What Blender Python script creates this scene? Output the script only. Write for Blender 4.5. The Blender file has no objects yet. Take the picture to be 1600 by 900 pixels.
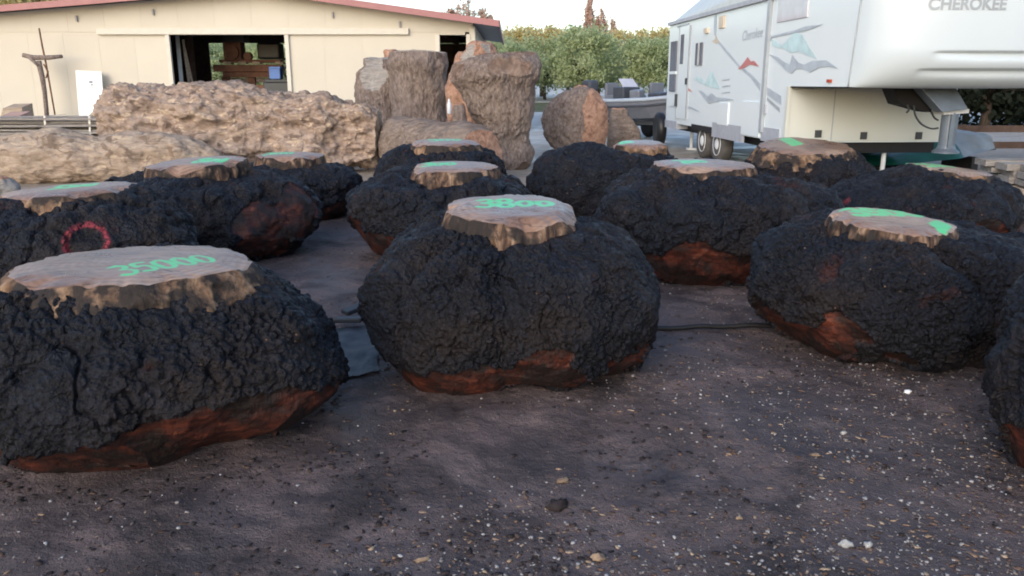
import bpy, math, random
import numpy as np
from mathutils import Vector, Matrix
from mathutils.bvhtree import BVHTree

# ------------------------------------------------------------------ camera, sky, sun, exposure
scn = bpy.context.scene
CAMH, PITCH, FPX = 1.5, math.radians(14.36), 1250.0
cam_data = bpy.data.cameras.new("camera")
cam_data.sensor_width = 36.0
cam_data.lens = 36.0 * FPX / 1600.0
cam_data.clip_start = 0.05
cam_data.clip_end = 3000.0
cam = bpy.data.objects.new("camera", cam_data)
cam.location = (0, 0, CAMH)
cam.rotation_euler = (math.pi / 2 - PITCH, 0, 0)
scn.collection.objects.link(cam)
scn.camera = cam

SUN_EL, SUN_AZ = math.radians(24), math.radians(205)      # azimuth clockwise from +Y: behind the camera, a little left
world = bpy.data.worlds.new("World")
scn.world = world
world.use_nodes = True
wn = world.node_tree.nodes
wl = world.node_tree.links
wn.clear()
sky_tex = wn.new("ShaderNodeTexSky")
sky_tex.sky_type = 'NISHITA'
sky_tex.sun_disc = False
sky_tex.sun_elevation = SUN_EL
sky_tex.sun_rotation = SUN_AZ
sky_tex.altitude = 100
sky_tex.air_density = 1.0
sky_tex.dust_density = 1.6
sky_tex.ozone_density = 1.0
bgn = wn.new("ShaderNodeBackground")
bgn.inputs["Strength"].default_value = 0.15
won = wn.new("ShaderNodeOutputWorld")
wl.new(sky_tex.outputs[0], bgn.inputs["Color"])
wl.new(bgn.outputs[0], won.inputs["Surface"])

sun_data = bpy.data.lights.new("sun", 'SUN')
sun_data.energy = 0.5
sun_data.angle = math.radians(40)
sun_data.color = (1.0, 0.96, 0.93)
sun = bpy.data.objects.new("sun", sun_data)
sd = Vector((math.sin(SUN_AZ) * math.cos(SUN_EL), math.cos(SUN_AZ) * math.cos(SUN_EL), math.sin(SUN_EL)))
sun.rotation_euler = sd.to_track_quat('Z', 'Y').to_euler()
sun.location = (0, -20, 30)
scn.collection.objects.link(sun)

scn.view_settings.view_transform = 'Standard'
scn.view_settings.look = 'None'
scn.view_settings.exposure = 1.05
scn.view_settings.gamma = 1.0
scn.render.engine = 'CYCLES'
scn.cycles.filter_width = 1.9

C = scn.collection
R = math.radians
random.seed(7)
rng = np.random.default_rng(11)

# ------------------------------------------------------------------ helpers
CO, SI = math.cos(PITCH), math.sin(PITCH)

def ray(px, py):
    u = (px - 800.0) / FPX
    v = (450.0 - py) / FPX
    return np.array([u, CO + v * SI, v * CO - SI])

def atY(px, py, Y):
    d = ray(px, py)
    return np.array([0, 0, CAMH]) + d * (Y / d[1])

def atZ(px, py, z=0.0):
    d = ray(px, py)
    return np.array([0, 0, CAMH]) + d * ((z - CAMH) / d[2])

def depth(Y, z):
    return Y * CO + (CAMH - z) * SI

def _hash(ix, iy, iz, s):
    n = (ix.astype(np.uint32) * np.uint32(374761393) + iy.astype(np.uint32) * np.uint32(668265263)
         + iz.astype(np.uint32) * np.uint32(2246822519) + np.uint32((s * 3266489917) & 0xffffffff))
    n = (n ^ (n >> np.uint32(13))) * np.uint32(1274126177)
    n = (n ^ (n >> np.uint32(15))) * np.uint32(2654435761)
    n = n ^ (n >> np.uint32(16))
    return n.astype(np.float64) / 4294967295.0

def vnoise(p, s=0):
    f = np.floor(p)
    i = f.astype(np.int64)
    t = p - f
    t = t * t * t * (t * (t * 6 - 15) + 10)
    r = 0
    for a in (0, 1):
        wa = t[..., 0] if a else 1 - t[..., 0]
        for b in (0, 1):
            wb = t[..., 1] if b else 1 - t[..., 1]
            for c in (0, 1):
                wc = t[..., 2] if c else 1 - t[..., 2]
                r = r + wa * wb * wc * _hash(i[..., 0] + a, i[..., 1] + b, i[..., 2] + c, s)
    return r * 2 - 1

def fbm(p, s=0, o=4, g=0.5):
    a, r, q = 1.0, 0, p
    for k in range(o):
        r = r + a * vnoise(q, s + k * 17)
        q = q * 2.03 + 11.7
        a *= g
    return r

def worley(p, s=0):
    f = np.floor(p).astype(np.int64)
    F1 = np.full(p.shape[:-1], 9.0)
    F2 = np.full(p.shape[:-1], 9.0)
    for a in (-1, 0, 1):
        for b in (-1, 0, 1):
            for c in (-1, 0, 1):
                ix, iy, iz = f[..., 0] + a, f[..., 1] + b, f[..., 2] + c
                d = ((ix + _hash(ix, iy, iz, s) - p[..., 0]) ** 2 + (iy + _hash(ix, iy, iz, s + 5) - p[..., 1]) ** 2
                     + (iz + _hash(ix, iy, iz, s + 9) - p[..., 2]) ** 2)
                m = d < F1
                F2 = np.where(m, F1, np.minimum(F2, d))
                F1 = np.where(m, d, F1)
    return np.sqrt(F1), np.sqrt(F2)

def thing(name, label, cat, loc=(0, 0, 0), group=None, rz=0.0):
    o = bpy.data.objects.new(name, None)
    o.empty_display_size = 0.2
    o.location = loc
    o.rotation_euler = (0, 0, rz)
    C.objects.link(o)
    o["label"] = label
    o["category"] = cat
    if group:
        o["group"] = group
    return o

def tag(o, label=None, cat=None, group=None, kind=None):
    if label: o["label"] = label
    if cat: o["category"] = cat
    if group: o["group"] = group
    if kind: o["kind"] = kind
    return o

def mk(name, V, F, mat, parent=None, smooth=False, local=False, attrs=None):
    """one mesh object from world-space vertices; children are stored relative to their root's location"""
    V = np.asarray(V, dtype=np.float64)
    root = parent
    while root is not None and root.parent is not None:
        root = root.parent
    if root is not None and not local:
        V = V - np.array(root.location)
    me = bpy.data.meshes.new(name)
    if isinstance(F, np.ndarray):
        k = F.shape[1]
        me.vertices.add(len(V)); me.vertices.foreach_set("co", V.ravel())
        me.loops.add(F.size); me.loops.foreach_set("vertex_index", F.ravel().astype(np.int32))
        me.polygons.add(len(F)); me.polygons.foreach_set("loop_start", np.arange(0, F.size, k, dtype=np.int32))
        me.update(calc_edges=True); me.validate()
    else:
        me.from_pydata([tuple(v) for v in V], [], F)
        me.update()
    if smooth:
        me.polygons.foreach_set("use_smooth", np.ones(len(me.polygons), dtype=bool))
    if attrs:
        for an, av in attrs.items():
            a = me.attributes.new(an, 'FLOAT', 'POINT')
            a.data.foreach_set("value", np.asarray(av, dtype=np.float32))
    for m in (mat if isinstance(mat, (list, tuple)) else [mat]):
        me.materials.append(m)
    o = bpy.data.objects.new(name, me)
    C.objects.link(o)
    if parent is not None:
        o.parent = parent
    return o

class B:
    """collects boxes, prisms and tubes into one mesh"""
    def __init__(s):
        s.v, s.f = [], []
    def add(s, V, F):
        n = len(s.v)
        s.v += [tuple(x) for x in V]
        s.f += [tuple(i + n for i in f) for f in F]
        return s
    def box(s, c, d, rz=0.0, rx=0.0, ry=0.0, ch=0.0):
        m = Matrix.Translation(c) @ Matrix.Rotation(rz, 4, 'Z') @ Matrix.Rotation(ry, 4, 'Y') @ Matrix.Rotation(rx, 4, 'X')
        x, y, z = d[0] / 2, d[1] / 2, d[2] / 2
        V = [m @ Vector((a * x, b * y, e * z)) for a in (-1, 1) for b in (-1, 1) for e in (-1, 1)]
        F = [(0, 1, 3, 2), (4, 6, 7, 5), (0, 4, 5, 1), (2, 3, 7, 6), (0, 2, 6, 4), (1, 5, 7, 3)]
        return s.add(V, F)
    def bar(s, a, b, w, h, up=(0, 0, 1)):
        a, b = Vector(a), Vector(b)
        d = (b - a).normalized()
        u = Vector(up)
        x = d.cross(u)
        if x.length < 1e-4: x = d.cross(Vector((0, 1, 0)))
        x.normalize(); y = x.cross(d).normalized()
        V = [p + x * (i * w / 2) + y * (j * h / 2) for p in (a, b) for (i, j) in ((-1, -1), (1, -1), (1, 1), (-1, 1))]
        F = [(0, 1, 5, 4), (1, 2, 6, 5), (2, 3, 7, 6), (3, 0, 4, 7), (3, 2, 1, 0), (4, 5, 6, 7)]
        return s.add(V, F)
    def tube(s, path, r, n=10, flat=None, up=(0, 0, 1)):
        P = [Vector(p) for p in path]
        m = len(P)
        rs = r if isinstance(r, (list, tuple)) else [r] * m
        V, F = [], []
        px = None
        for i, p in enumerate(P):
            d = (P[min(i + 1, m - 1)] - P[max(i - 1, 0)]).normalized()
            if flat is not None:
                x = d.cross(Vector(up)).normalized(); y = x.cross(d).normalized()
            else:
                if px is None:
                    x = d.cross(Vector((0, 0, 1)))
                    if x.length < 1e-3: x = d.cross(Vector((0, 1, 0)))
                    x.normalize()
                else:
                    x = (px - d * px.dot(d)).normalized()
                px = x; y = d.cross(x)
            for k in range(n):
                a = 2 * math.pi * k / n
                V.append(p + x * (rs[i] * math.cos(a)) + y * ((flat if flat is not None else rs[i]) * math.sin(a)))
        for i in range(m - 1):
            for k in range(n):
                k2 = (k + 1) % n
                F.append((i * n + k, i * n + k2, (i + 1) * n + k2, (i + 1) * n + k))
        F.append(tuple(range(n - 1, -1, -1)))
        F.append(tuple((m - 1) * n + k for k in range(n)))
        return s.add(V, F)
    def prism(s, out, off):
        """outline (list of 3-D points) extruded by off"""
        n = len(out)
        o = Vector(off)
        V = [Vector(p) for p in out] + [Vector(p) + o for p in out]
        F = [tuple(range(n)), tuple(range(2 * n - 1, n - 1, -1))]
        F += [(i, i + n, (i + 1) % n + n, (i + 1) % n) for i in range(n)]
        return s.add(V, F)
    def lathe(s, c, prof, n=20, ax='Z', rz=0.0):
        V, F = [], []
        q = Matrix.Rotation(rz, 4, 'Z')
        for (r, h) in prof:
            for k in range(n):
                a = 2 * math.pi * k / n
                l = (r * math.cos(a), r * math.sin(a), h)
                if ax == 'X': l = (l[2], l[0], l[1])
                if ax == 'Y': l = (l[1], l[2], l[0])
                V.append(Vector(c) + q @ Vector(l))
        m = len(prof)
        for i in range(m - 1):
            for k in range(n):
                k2 = (k + 1) % n
                F.append((i * n + k, i * n + k2, (i + 1) * n + k2, (i + 1) * n + k))
        F.append(tuple(range(n - 1, -1, -1)))
        F.append(tuple((m - 1) * n + k for k in range(n)))
        return s.add(V, F)
    def obj(s, name, mat, parent=None, smooth=False, bevel=0.0):
        o = mk(name, np.array([tuple(v) for v in s.v]), s.f, mat, parent, smooth)
        if bevel:
            b = o.modifiers.new("bevel", 'BEVEL')
            b.width = bevel; b.segments = 2; b.limit_method = 'ANGLE'
        return o

# ------------------------------------------------------------------ materials
class NT:
    def __init__(s, name):
        s.m = bpy.data.materials.new(name)
        s.m.use_nodes = True
        s.t = s.m.node_tree
        s.t.nodes.clear()
        s.o = s.n("ShaderNodeOutputMaterial")
        s.b = s.n("ShaderNodeBsdfPrincipled")
        s.l(s.b.outputs[0], s.o.inputs[0])
        tc = s.n("ShaderNodeTexCoord")
        oi = s.n("ShaderNodeObjectInfo")
        mul = s.n("ShaderNodeMath"); mul.operation = 'MULTIPLY'; mul.inputs[1].default_value = 37.0
        s.l(oi.outputs["Random"], mul.inputs[0])
        ad = s.n("ShaderNodeVectorMath"); ad.operation = 'ADD'
        s.l(tc.outputs["Object"], ad.inputs[0]); s.l(mul.outputs[0], ad.inputs[1])
        s.co = ad.outputs[0]; s.raw = tc.outputs["Object"]; s.rand = oi.outputs["Random"]
    def n(s, t):
        return s.t.nodes.new(t)
    def l(s, a, b):
        s.t.links.new(a, b)
    def put(s, sock, v):
        if hasattr(v, "links") or hasattr(v, "is_linked"):
            s.l(v, sock)
        else:
            if isinstance(v, (tuple, list)) and len(v) == 3 and sock.type == 'RGBA': v = (*v, 1)
            sock.default_value = v
    def scale(s, v, sc):
        m = s.n("ShaderNodeVectorMath"); m.operation = 'MULTIPLY'
        s.l(v, m.inputs[0]); m.inputs[1].default_value = sc
        return m.outputs[0]
    def noise(s, scale, detail=4, rough=0.55, vec=None, dist=0.0):
        t = s.n("ShaderNodeTexNoise")
        t.inputs["Scale"].default_value = scale; t.inputs["Detail"].default_value = detail
        t.inputs["Roughness"].default_value = rough; t.inputs["Distortion"].default_value = dist
        s.l(vec or s.co, t.inputs["Vector"])
        return t.outputs["Fac"]
    def vor(s, scale, vec=None, feature='F1', out="Distance"):
        t = s.n("ShaderNodeTexVoronoi"); t.feature = feature
        t.inputs["Scale"].default_value = scale
        s.l(vec or s.co, t.inputs["Vector"])
        return t.outputs[out]
    def wave(s, scale, dist=2.0, vec=None, kind='BANDS', dirn='X', detail=2):
        t = s.n("ShaderNodeTexWave"); t.wave_type = kind
        if kind == 'BANDS': t.bands_direction = dirn
        else: t.rings_direction = dirn
        t.inputs["Scale"].default_value = scale; t.inputs["Distortion"].default_value = dist
        t.inputs["Detail"].default_value = detail
        s.l(vec or s.co, t.inputs["Vector"])
        return t.outputs["Fac"]
    def ramp(s, fac, stops):
        r = s.n("ShaderNodeValToRGB")
        e = r.color_ramp.elements
        while len(e) < len(stops): e.new(0.5)
        for x, (p, c) in zip(e, stops):
            x.position = p
            x.color = (*c, 1) if isinstance(c, (tuple, list)) else (c, c, c, 1)
        s.l(fac, r.inputs[0])
        return r.outputs[0]
    def mix(s, fac, a, b, mode='MIX'):
        m = s.n("ShaderNodeMix"); m.data_type = 'RGBA'; m.blend_type = mode
        s.put(m.inputs[0], fac); s.put(m.inputs[6], a); s.put(m.inputs[7], b)
        return m.outputs[2]
    def math(s, op, a, b=0.0):
        m = s.n("ShaderNodeMath"); m.operation = op
        s.put(m.inputs[0], a); s.put(m.inputs[1], b)
        return m.outputs[0]
    def attr(s, name):
        a = s.n("ShaderNodeAttribute"); a.attribute_name = name
        return a.outputs["Fac"]
    def bump(s, h, strength=0.5, dist=0.01, prev=None):
        b = s.n("ShaderNodeBump")
        b.inputs["Strength"].default_value = strength; b.inputs["Distance"].default_value = dist
        s.l(h, b.inputs["Height"])
        if prev is not None: s.l(prev, b.inputs["Normal"])
        return b.outputs[0]
    def done(s, col, rough=0.8, spec=0.3, normal=None, metal=0.0, **kw):
        s.put(s.b.inputs["Base Color"], col); s.put(s.b.inputs["Roughness"], rough)
        s.b.inputs["Specular IOR Level"].default_value = spec
        s.b.inputs["Metallic"].default_value = metal
        if normal is not None: s.l(normal, s.b.inputs["Normal"])
        for k, v in kw.items(): s.put(s.b.inputs[k.replace("_", " ")], v)
        return s.m

def plain(name, col, rough=0.6, spec=0.3, var=0.12, sc=6.0, metal=0.0, bump=0.0):
    t = NT(name)
    a = t.noise(sc, 5, 0.6)
    c = t.mix(t.ramp(a, [(0.3, 0.0), (0.7, 1.0)]), tuple(x * (1 - var) for x in col), tuple(min(1, x * (1 + var)) for x in col))
    nrm = t.bump(t.noise(sc * 8, 4), bump, 0.01) if bump else None
    return t.done(c, rough, spec, nrm, metal)

def pieces(name, stops, rough=0.85):
    t = NT(name)
    g = t.n("ShaderNodeNewGeometry")
    c = t.ramp(g.outputs["Random Per Island"], stops)
    c = t.mix(t.ramp(t.noise(90, 3), [(0.4, 0.35), (0.6, 0.0)]), c, (0.05, 0.04, 0.037))
    return t.done(c, rough, 0.25)

def m_char():
    t = NT("charcoal_burl_bark")
    fine = t.noise(60, 6, 0.7)
    mid = t.noise(13, 5, 0.62)
    big = t.noise(2.4, 4, 0.6)
    c = t.ramp(fine, [(0.36, (0.0012, 0.0015, 0.0032)), (0.54, (0.0036, 0.0046, 0.0100)), (0.65, (0.0115, 0.0150, 0.032)), (0.80, (0.058, 0.070, 0.112))])
    brown = t.ramp(fine, [(0.34, (0.004, 0.0027, 0.003)), (0.56, (0.017, 0.0108, 0.0105)), (0.75, (0.060, 0.041, 0.038))])
    c = t.mix(t.math('MULTIPLY', t.ramp(big, [(0.46, 0.0), (0.64, 1.0)]), 0.8), c, brown)
    dust = t.ramp(t.noise(5.5, 5, 0.65), [(0.52, 0.0), (0.70, 0.55)])
    c = t.mix(t.math('MULTIPLY', dust, t.ramp(mid, [(0.4, 0.0), (0.6, 1.0)])), c, (0.030, 0.033, 0.046))
    red = t.noise(3.6, 4, 0.6)
    c = t.mix(t.math('MULTIPLY', t.ramp(red, [(0.64, 0.0), (0.72, 1.0)]), 0.6), c, (0.052, 0.013, 0.010))
    speck = t.vor(20)
    c = t.mix(t.math('MULTIPLY', t.ramp(speck, [(0.06, 1.0), (0.11, 0.0)]), t.ramp(t.noise(4, 2), [(0.58, 0.0), (0.64, 0.9)])), c, (0.30, 0.17, 0.10))
    pt = t.attr("paint")
    c = t.mix(t.math('MULTIPLY', pt, t.ramp(t.noise(38, 5, 0.75), [(0.42, 0.0), (0.56, 0.9)])), c, (0.36, 0.045, 0.065))
    n = t.bump(t.vor(44), 0.7, 0.02)
    n = t.bump(t.vor(95), 0.5, 0.01, n)
    n = t.bump(fine, 0.9, 0.014, n)
    return t.done(c, t.ramp(mid, [(0.3, 0.40), (0.7, 0.75)]), 0.32, n)

def m_redwood():
    t = NT("exposed_red_wood")
    v = t.scale(t.co, (3.0, 3.0, 9.0))
    a = t.noise(3.2, 6, 0.65, v, 0.6)
    c = t.ramp(a, [(0.25, (0.012, 0.006, 0.005)), (0.45, (0.045, 0.011, 0.008)), (0.60, (0.115, 0.028, 0.015)), (0.76, (0.24, 0.085, 0.042))])
    d = t.noise(5, 4)
    c = t.mix(t.ramp(d, [(0.44, 0.94), (0.58, 0.0)]), c, (0.009, 0.007, 0.007))
    g = t.noise(4.0, 5, 0.7, t.scale(t.co, (14.0, 14.0, 3.0)), 0.4)
    c = t.mix(t.ramp(g, [(0.40, 0.6), (0.5, 0.0)]), c, (0.03, 0.012, 0.009))
    n = t.bump(g, 0.7, 0.012)
    return t.done(c, 0.55, 0.35, t.bump(a, 0.5, 0.02, n))

def m_collar(name, pale):
    t = NT(name)
    v = t.scale(t.co, (9.0, 9.0, 2.2))
    a = t.noise(2.2, 5, 0.6, v, 0.5)
    b = t.noise(5, 5, 0.6)
    if pale:
        c = t.ramp(a, [(0.30, (0.05, 0.028, 0.018)), (0.46, (0.17, 0.098, 0.058)), (0.72, (0.33, 0.225, 0.145))])
        dk = [(0.47, 0.95), (0.56, 0.0)]
    else:
        c = t.ramp(a, [(0.38, (0.014, 0.009, 0.008)), (0.49, (0.075, 0.042, 0.028)), (0.60, (0.20, 0.125, 0.083)), (0.74, (0.40, 0.295, 0.21))])
        dk = [(0.44, 0.95), (0.55, 0.0)]
    c = t.mix(t.ramp(b, dk), c, (0.018, 0.014, 0.013))
    n = t.bump(a, 0.7, 0.02)
    return t.done(c, 0.75, 0.3, t.bump(t.noise(40, 4), 0.4, 0.01, n))

def m_face():
    t = NT("sawn_end_grain")
    v = t.scale(t.raw, (1, 1, 0.15))
    w = t.wave(9.0, 7.0, v, 'RINGS', 'Z', 4)
    g = t.noise(2.6, 5, 0.65)
    c = t.ramp(g, [(0.3, (0.13, 0.068, 0.043)), (0.5, (0.29, 0.178, 0.122)), (0.7, (0.43, 0.305, 0.23))])
    c = t.mix(t.math('MULTIPLY', w, 0.4), c, (0.14, 0.075, 0.048))
    st = t.noise(3.0, 4, 0.6, t.scale(t.co, (1.2, 5.0, 1)))
    c = t.mix(t.ramp(st, [(0.55, 0.0), (0.72, 0.3)]), c, (0.40, 0.35, 0.32))
    ck = t.noise(2.2, 3, 0.5, t.scale(t.co, (1.0, 3.5, 1)), 1.5)
    c = t.mix(t.ramp(ck, [(0.482, 0.0), (0.5, 0.85), (0.518, 0.0)]), c, (0.035, 0.024, 0.02))
    soot = t.noise(4.5, 5, 0.65)
    c = t.mix(t.ramp(soot, [(0.60, 0.0), (0.74, 0.6)]), c, (0.06, 0.042, 0.038))
    saw = t.wave(60, 1.5, t.co, 'BANDS', 'Y', 2)
    n = t.bump(t.noise(40, 4), 0.25, 0.006)
    n = t.bump(saw, 0.12, 0.004, n)
    pt = t.attr("paint")
    fuzz = t.math('ADD', pt, t.math('MULTIPLY', t.math('SUBTRACT', t.noise(30, 5, 0.7), 0.5), 1.1))
    c = t.mix(t.ramp(fuzz, [(0.28, 0.0), (0.74, 0.92)]), c, (0.08, 0.60, 0.22))
    return t.done(c, t.ramp(g, [(0.35, 0.26), (0.65, 0.42)]), 0.5, n)

def m_paint(name, col):
    t = NT(name)
    a = t.noise(45, 4, 0.65)
    g = t.noise(11, 4, 0.6)
    c = t.mix(t.ramp(t.math('ADD', t.math('MULTIPLY', a, 0.6), t.math('MULTIPLY', g, 0.4)), [(0.40, 0.0), (0.50, 1.0)]), (0.26, 0.20, 0.15), col)
    return t.done(c, 0.55, 0.3, t.bump(a, 0.3, 0.004))

def m_bark(name, d, m, l, sc=(2, 2, 0.8), rough=0.9, flake=None):
    t = NT(name)
    v = t.scale(t.co, sc)
    a = t.noise(7, 7, 0.68, v, 0.5)
    c = t.ramp(a, [(0.28, d), (0.5, m), (0.74, l)])
    b = t.noise(1.6, 4)
    c = t.mix(t.math('MULTIPLY', t.ramp(b, [(0.45, 0.0), (0.7, 1.0)]), 0.45), c, tuple((x + y) / 2 for x, y in zip(m, l)))
    if flake:
        f = t.noise(9, 3, 0.5, t.scale(t.co, (0.6, 1.0, 1.3)), 0.8)
        c = t.mix(t.ramp(f, [(0.60, 0.0), (0.66, 0.8)]), c, flake)
        f = t.noise(5, 3, 0.5, t.scale(t.co, (0.8, 1.0, 1.2)), 0.8)
        c = t.mix(t.ramp(f, [(0.34, 0.75), (0.42, 0.0)]), c, d)
    n = t.bump(a, 0.8, 0.04)
    return t.done(c, rough, 0.2, t.bump(t.noise(45, 4), 0.4, 0.01, n))

def m_ground():
    t = NT("yard_soil")
    p = t.raw
    sep = t.n("ShaderNodeSeparateXYZ"); t.l(p, sep.inputs[0])
    big = t.noise(0.55, 4, 0.55, p)
    mid = t.noise(2.3, 6, 0.62, p)
    fine = t.noise(28, 6, 0.7, p)
    grit = t.noise(110, 3, 0.6, p)
    soil = t.ramp(mid, [(0.28, (0.046, 0.031, 0.031)), (0.5, (0.132, 0.094, 0.093)), (0.72, (0.23, 0.168, 0.162))])
    soil = t.mix(t.math('MULTIPLY', t.ramp(fine, [(0.35, 0.0), (0.7, 1.0)]), 0.6), soil, (0.175, 0.130, 0.120))
    soil = t.mix(t.ramp(fine, [(0.28, 0.8), (0.42, 0.0)]), soil, (0.016, 0.011, 0.011))
    soil = t.mix(t.ramp(grit, [(0.60, 0.0), (0.72, 0.6)]), soil, (0.28, 0.25, 0.245))
    dark = t.ramp(t.noise(1.5, 6, 0.7, p, 0.8), [(0.47, 0.0), (0.62, 0.85)])
    soil = t.mix(dark, soil, (0.034, 0.025, 0.026))
    # smooth, compacted damp patches
    wet = t.ramp(t.noise(0.95, 4, 0.55, p, 0.5), [(0.48, 0.0), (0.60, 1.0)])
    soil = t.mix(t.math('MULTIPLY', wet, 0.55), soil, (0.070, 0.062, 0.066))
    grav = t.ramp(t.noise(3.0, 6, 0.7, p), [(0.3, (0.25, 0.215, 0.185)), (0.5, (0.38, 0.34, 0.30)), (0.7, (0.50, 0.47, 0.43))])
    grav = t.mix(t.math('MULTIPLY', t.ramp(fine, [(0.4, 1.0), (0.6, 0.0)]), 0.4), grav, (0.19, 0.15, 0.12))
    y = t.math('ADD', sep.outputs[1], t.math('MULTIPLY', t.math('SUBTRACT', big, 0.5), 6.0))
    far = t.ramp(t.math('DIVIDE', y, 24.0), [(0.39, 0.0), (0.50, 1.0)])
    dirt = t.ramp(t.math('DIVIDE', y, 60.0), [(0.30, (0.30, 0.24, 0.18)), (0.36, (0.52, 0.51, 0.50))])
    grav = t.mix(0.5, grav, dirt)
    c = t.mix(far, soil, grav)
    h = t.math('ADD', t.math('MULTIPLY', fine, t.math('SUBTRACT', 1.0, t.math('MULTIPLY', wet, 0.7))), t.math('MULTIPLY', grit, 0.25))
    n = t.bump(h, 1.0, 0.03)
    n = t.bump(t.noise(9, 5, 0.65, p), 0.5, 0.05, n)
    rgh = t.mix(wet, t.ramp(mid, [(0.3, 0.50), (0.7, 0.8)]), (0.34, 0.36, 0.36))
    return t.done(c, rgh, 0.4, n)

def m_leaf(name, a, b, c3):
    t = NT(name)
    x = t.noise(0.9, 3)
    y = t.noise(7, 2)
    c = t.ramp(t.math('ADD', t.math('MULTIPLY', x, 0.6), t.math('MULTIPLY', y, 0.4)), [(0.36, a), (0.5, b), (0.64, c3)])
    g = t.n("ShaderNodeNewGeometry")
    c = t.mix(t.ramp(g.outputs["Random Per Island"], [(0.0, 0.0), (1.0, 0.55)]), c, c3)
    m = t.done(c, 0.6, 0.25)
    tr = t.n("ShaderNodeBsdfTranslucent"); t.l(c, tr.inputs[0])
    mx = t.n("ShaderNodeMixShader"); mx.inputs[0].default_value = 0.55
    t.l(t.b.outputs[0], mx.inputs[1]); t.l(tr.outputs[0], mx.inputs[2]); t.l(mx.outputs[0], t.o.inputs[0])
    return m

MAT = {}
MAT['char'] = m_char()
MAT['red'] = m_redwood()
MAT['collar'] = m_collar("weathered_trunk_collar", False)
MAT['collar_pale'] = m_collar("pale_trunk_collar", True)
MAT['face'] = m_face()
MAT['green'] = m_paint("green_marking_paint", (0.13, 0.62, 0.34))
MAT['logbark'] = m_bark("grey_brown_bark", (0.064, 0.049, 0.043), (0.190, 0.147, 0.128), (0.34, 0.278, 0.243), (2.6, 2.6, 1.3))
MAT['logbark_h'] = m_bark("grey_brown_bark_lying", (0.062, 0.048, 0.041), (0.190, 0.147, 0.124), (0.34, 0.278, 0.237), (0.5, 2.5, 2.5))
MAT['mound'] = m_bark("shaggy_tan_bark", (0.10, 0.068, 0.054), (0.30, 0.222, 0.176), (0.48, 0.385, 0.315), (0.9, 1.6, 2.0), flake=(0.56, 0.44, 0.32))
MAT['tanlog'] = m_bark("pale_tan_bark", (0.13, 0.090, 0.066), (0.34, 0.260, 0.200), (0.50, 0.41, 0.33), (0.8, 1.8, 2.4), flake=(0.48, 0.385, 0.28))
MAT['tornwood'] = m_bark("torn_orange_wood", (0.10, 0.052, 0.036), (0.34, 0.195, 0.138), (0.50, 0.34, 0.26), (1.5, 1.5, 1.5))
MAT['torndull'] = m_bark("weathered_torn_wood", (0.05, 0.032, 0.026), (0.17, 0.115, 0.09), (0.33, 0.25, 0.20), (1.2, 1.2, 1.0))
MAT['ground'] = m_ground()
MAT['wall'] = plain("cream_sheet_metal", (0.52, 0.478, 0.402), 0.5, 0.3, 0.04, 0.7)
MAT['trim'] = plain("cream_trim", (0.56, 0.525, 0.455), 0.5, 0.3, 0.04)
MAT['roofred'] = plain("faded_red_metal", (0.33, 0.15, 0.15), 0.5, 0.35, 0.08, 3)
MAT['soffit'] = plain("grey_soffit", (0.30, 0.29, 0.30), 0.6)
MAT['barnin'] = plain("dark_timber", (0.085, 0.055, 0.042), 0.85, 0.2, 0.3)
MAT['machine'] = plain("rusty_brown_iron", (0.16, 0.075, 0.048), 0.7, 0.3, 0.4, 5)
MAT['black'] = plain("black_plastic", (0.012, 0.012, 0.014), 0.45, 0.4, 0.2)
MAT['dkgrey'] = plain("dark_grey_paint", (0.045, 0.05, 0.056), 0.5, 0.4, 0.15)
MAT['redpaint'] = plain("red_orange_paint", (0.35, 0.05, 0.02), 0.5)
MAT['blue'] = plain("blue_plastic", (0.10, 0.20, 0.50), 0.5)
MAT['sack'] = plain("pale_woven_sack", (0.45, 0.48, 0.48), 0.9, 0.1, 0.2, 12, bump=0.3)
MAT['white'] = plain("white_paint", (0.74, 0.76, 0.77), 0.4, 0.4, 0.03)
MAT['sign'] = plain("white_signboard", (0.78, 0.80, 0.79), 0.5, 0.3, 0.03)
MAT['ink'] = plain("faded_ink", (0.16, 0.155, 0.18), 0.7)
MAT['rv'] = plain("rv_white_gelcoat", (0.68, 0.745, 0.78), 0.22, 0.5, 0.015, 0.8)
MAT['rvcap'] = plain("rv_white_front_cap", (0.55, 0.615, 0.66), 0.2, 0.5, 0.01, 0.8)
MAT['rvcream'] = plain("rv_cream_panel", (0.58, 0.60, 0.565), 0.35, 0.4, 0.02, 0.8)
MAT['rvroof'] = plain("rv_grey_awning", (0.52, 0.56, 0.56), 0.5, 0.3, 0.06)
MAT['rvgrey'] = plain("rv_grey_skirt", (0.36, 0.38, 0.43), 0.45)
MAT['decal_grey'] = plain("grey_decal", (0.40, 0.45, 0.51), 0.35, 0.4, 0.15, 4)
MAT['decal_light'] = plain("pale_grey_decal", (0.34, 0.375, 0.41), 0.35, 0.4, 0.1, 4)
MAT['decal_teal'] = plain("teal_decal", (0.49, 0.65, 0.68), 0.35, 0.4, 0.22, 3)
MAT['decal_red'] = plain("red_decal", (0.50, 0.17, 0.17), 0.35, 0.4, 0.2, 5)
MAT['decal_tan'] = plain("tan_decal", (0.55, 0.47, 0.37), 0.4)
MAT['glass'] = plain("dark_window_glass", (0.14, 0.15, 0.19), 0.08, 0.6, 0.1)
MAT['glass_pink'] = plain("curtained_window_glass", (0.50, 0.50, 0.56), 0.1, 0.6, 0.08)
MAT['tyre'] = plain("tyre_rubber", (0.10, 0.095, 0.09), 0.85, 0.2, 0.25)
MAT['metal'] = plain("blue_grey_steel", (0.13, 0.16, 0.20), 0.45, 0.5, 0.12, metal=0.2)
MAT['galv'] = plain("galvanised_steel", (0.50, 0.50, 0.50), 0.45, 0.5, 0.1, metal=0.3)
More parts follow.
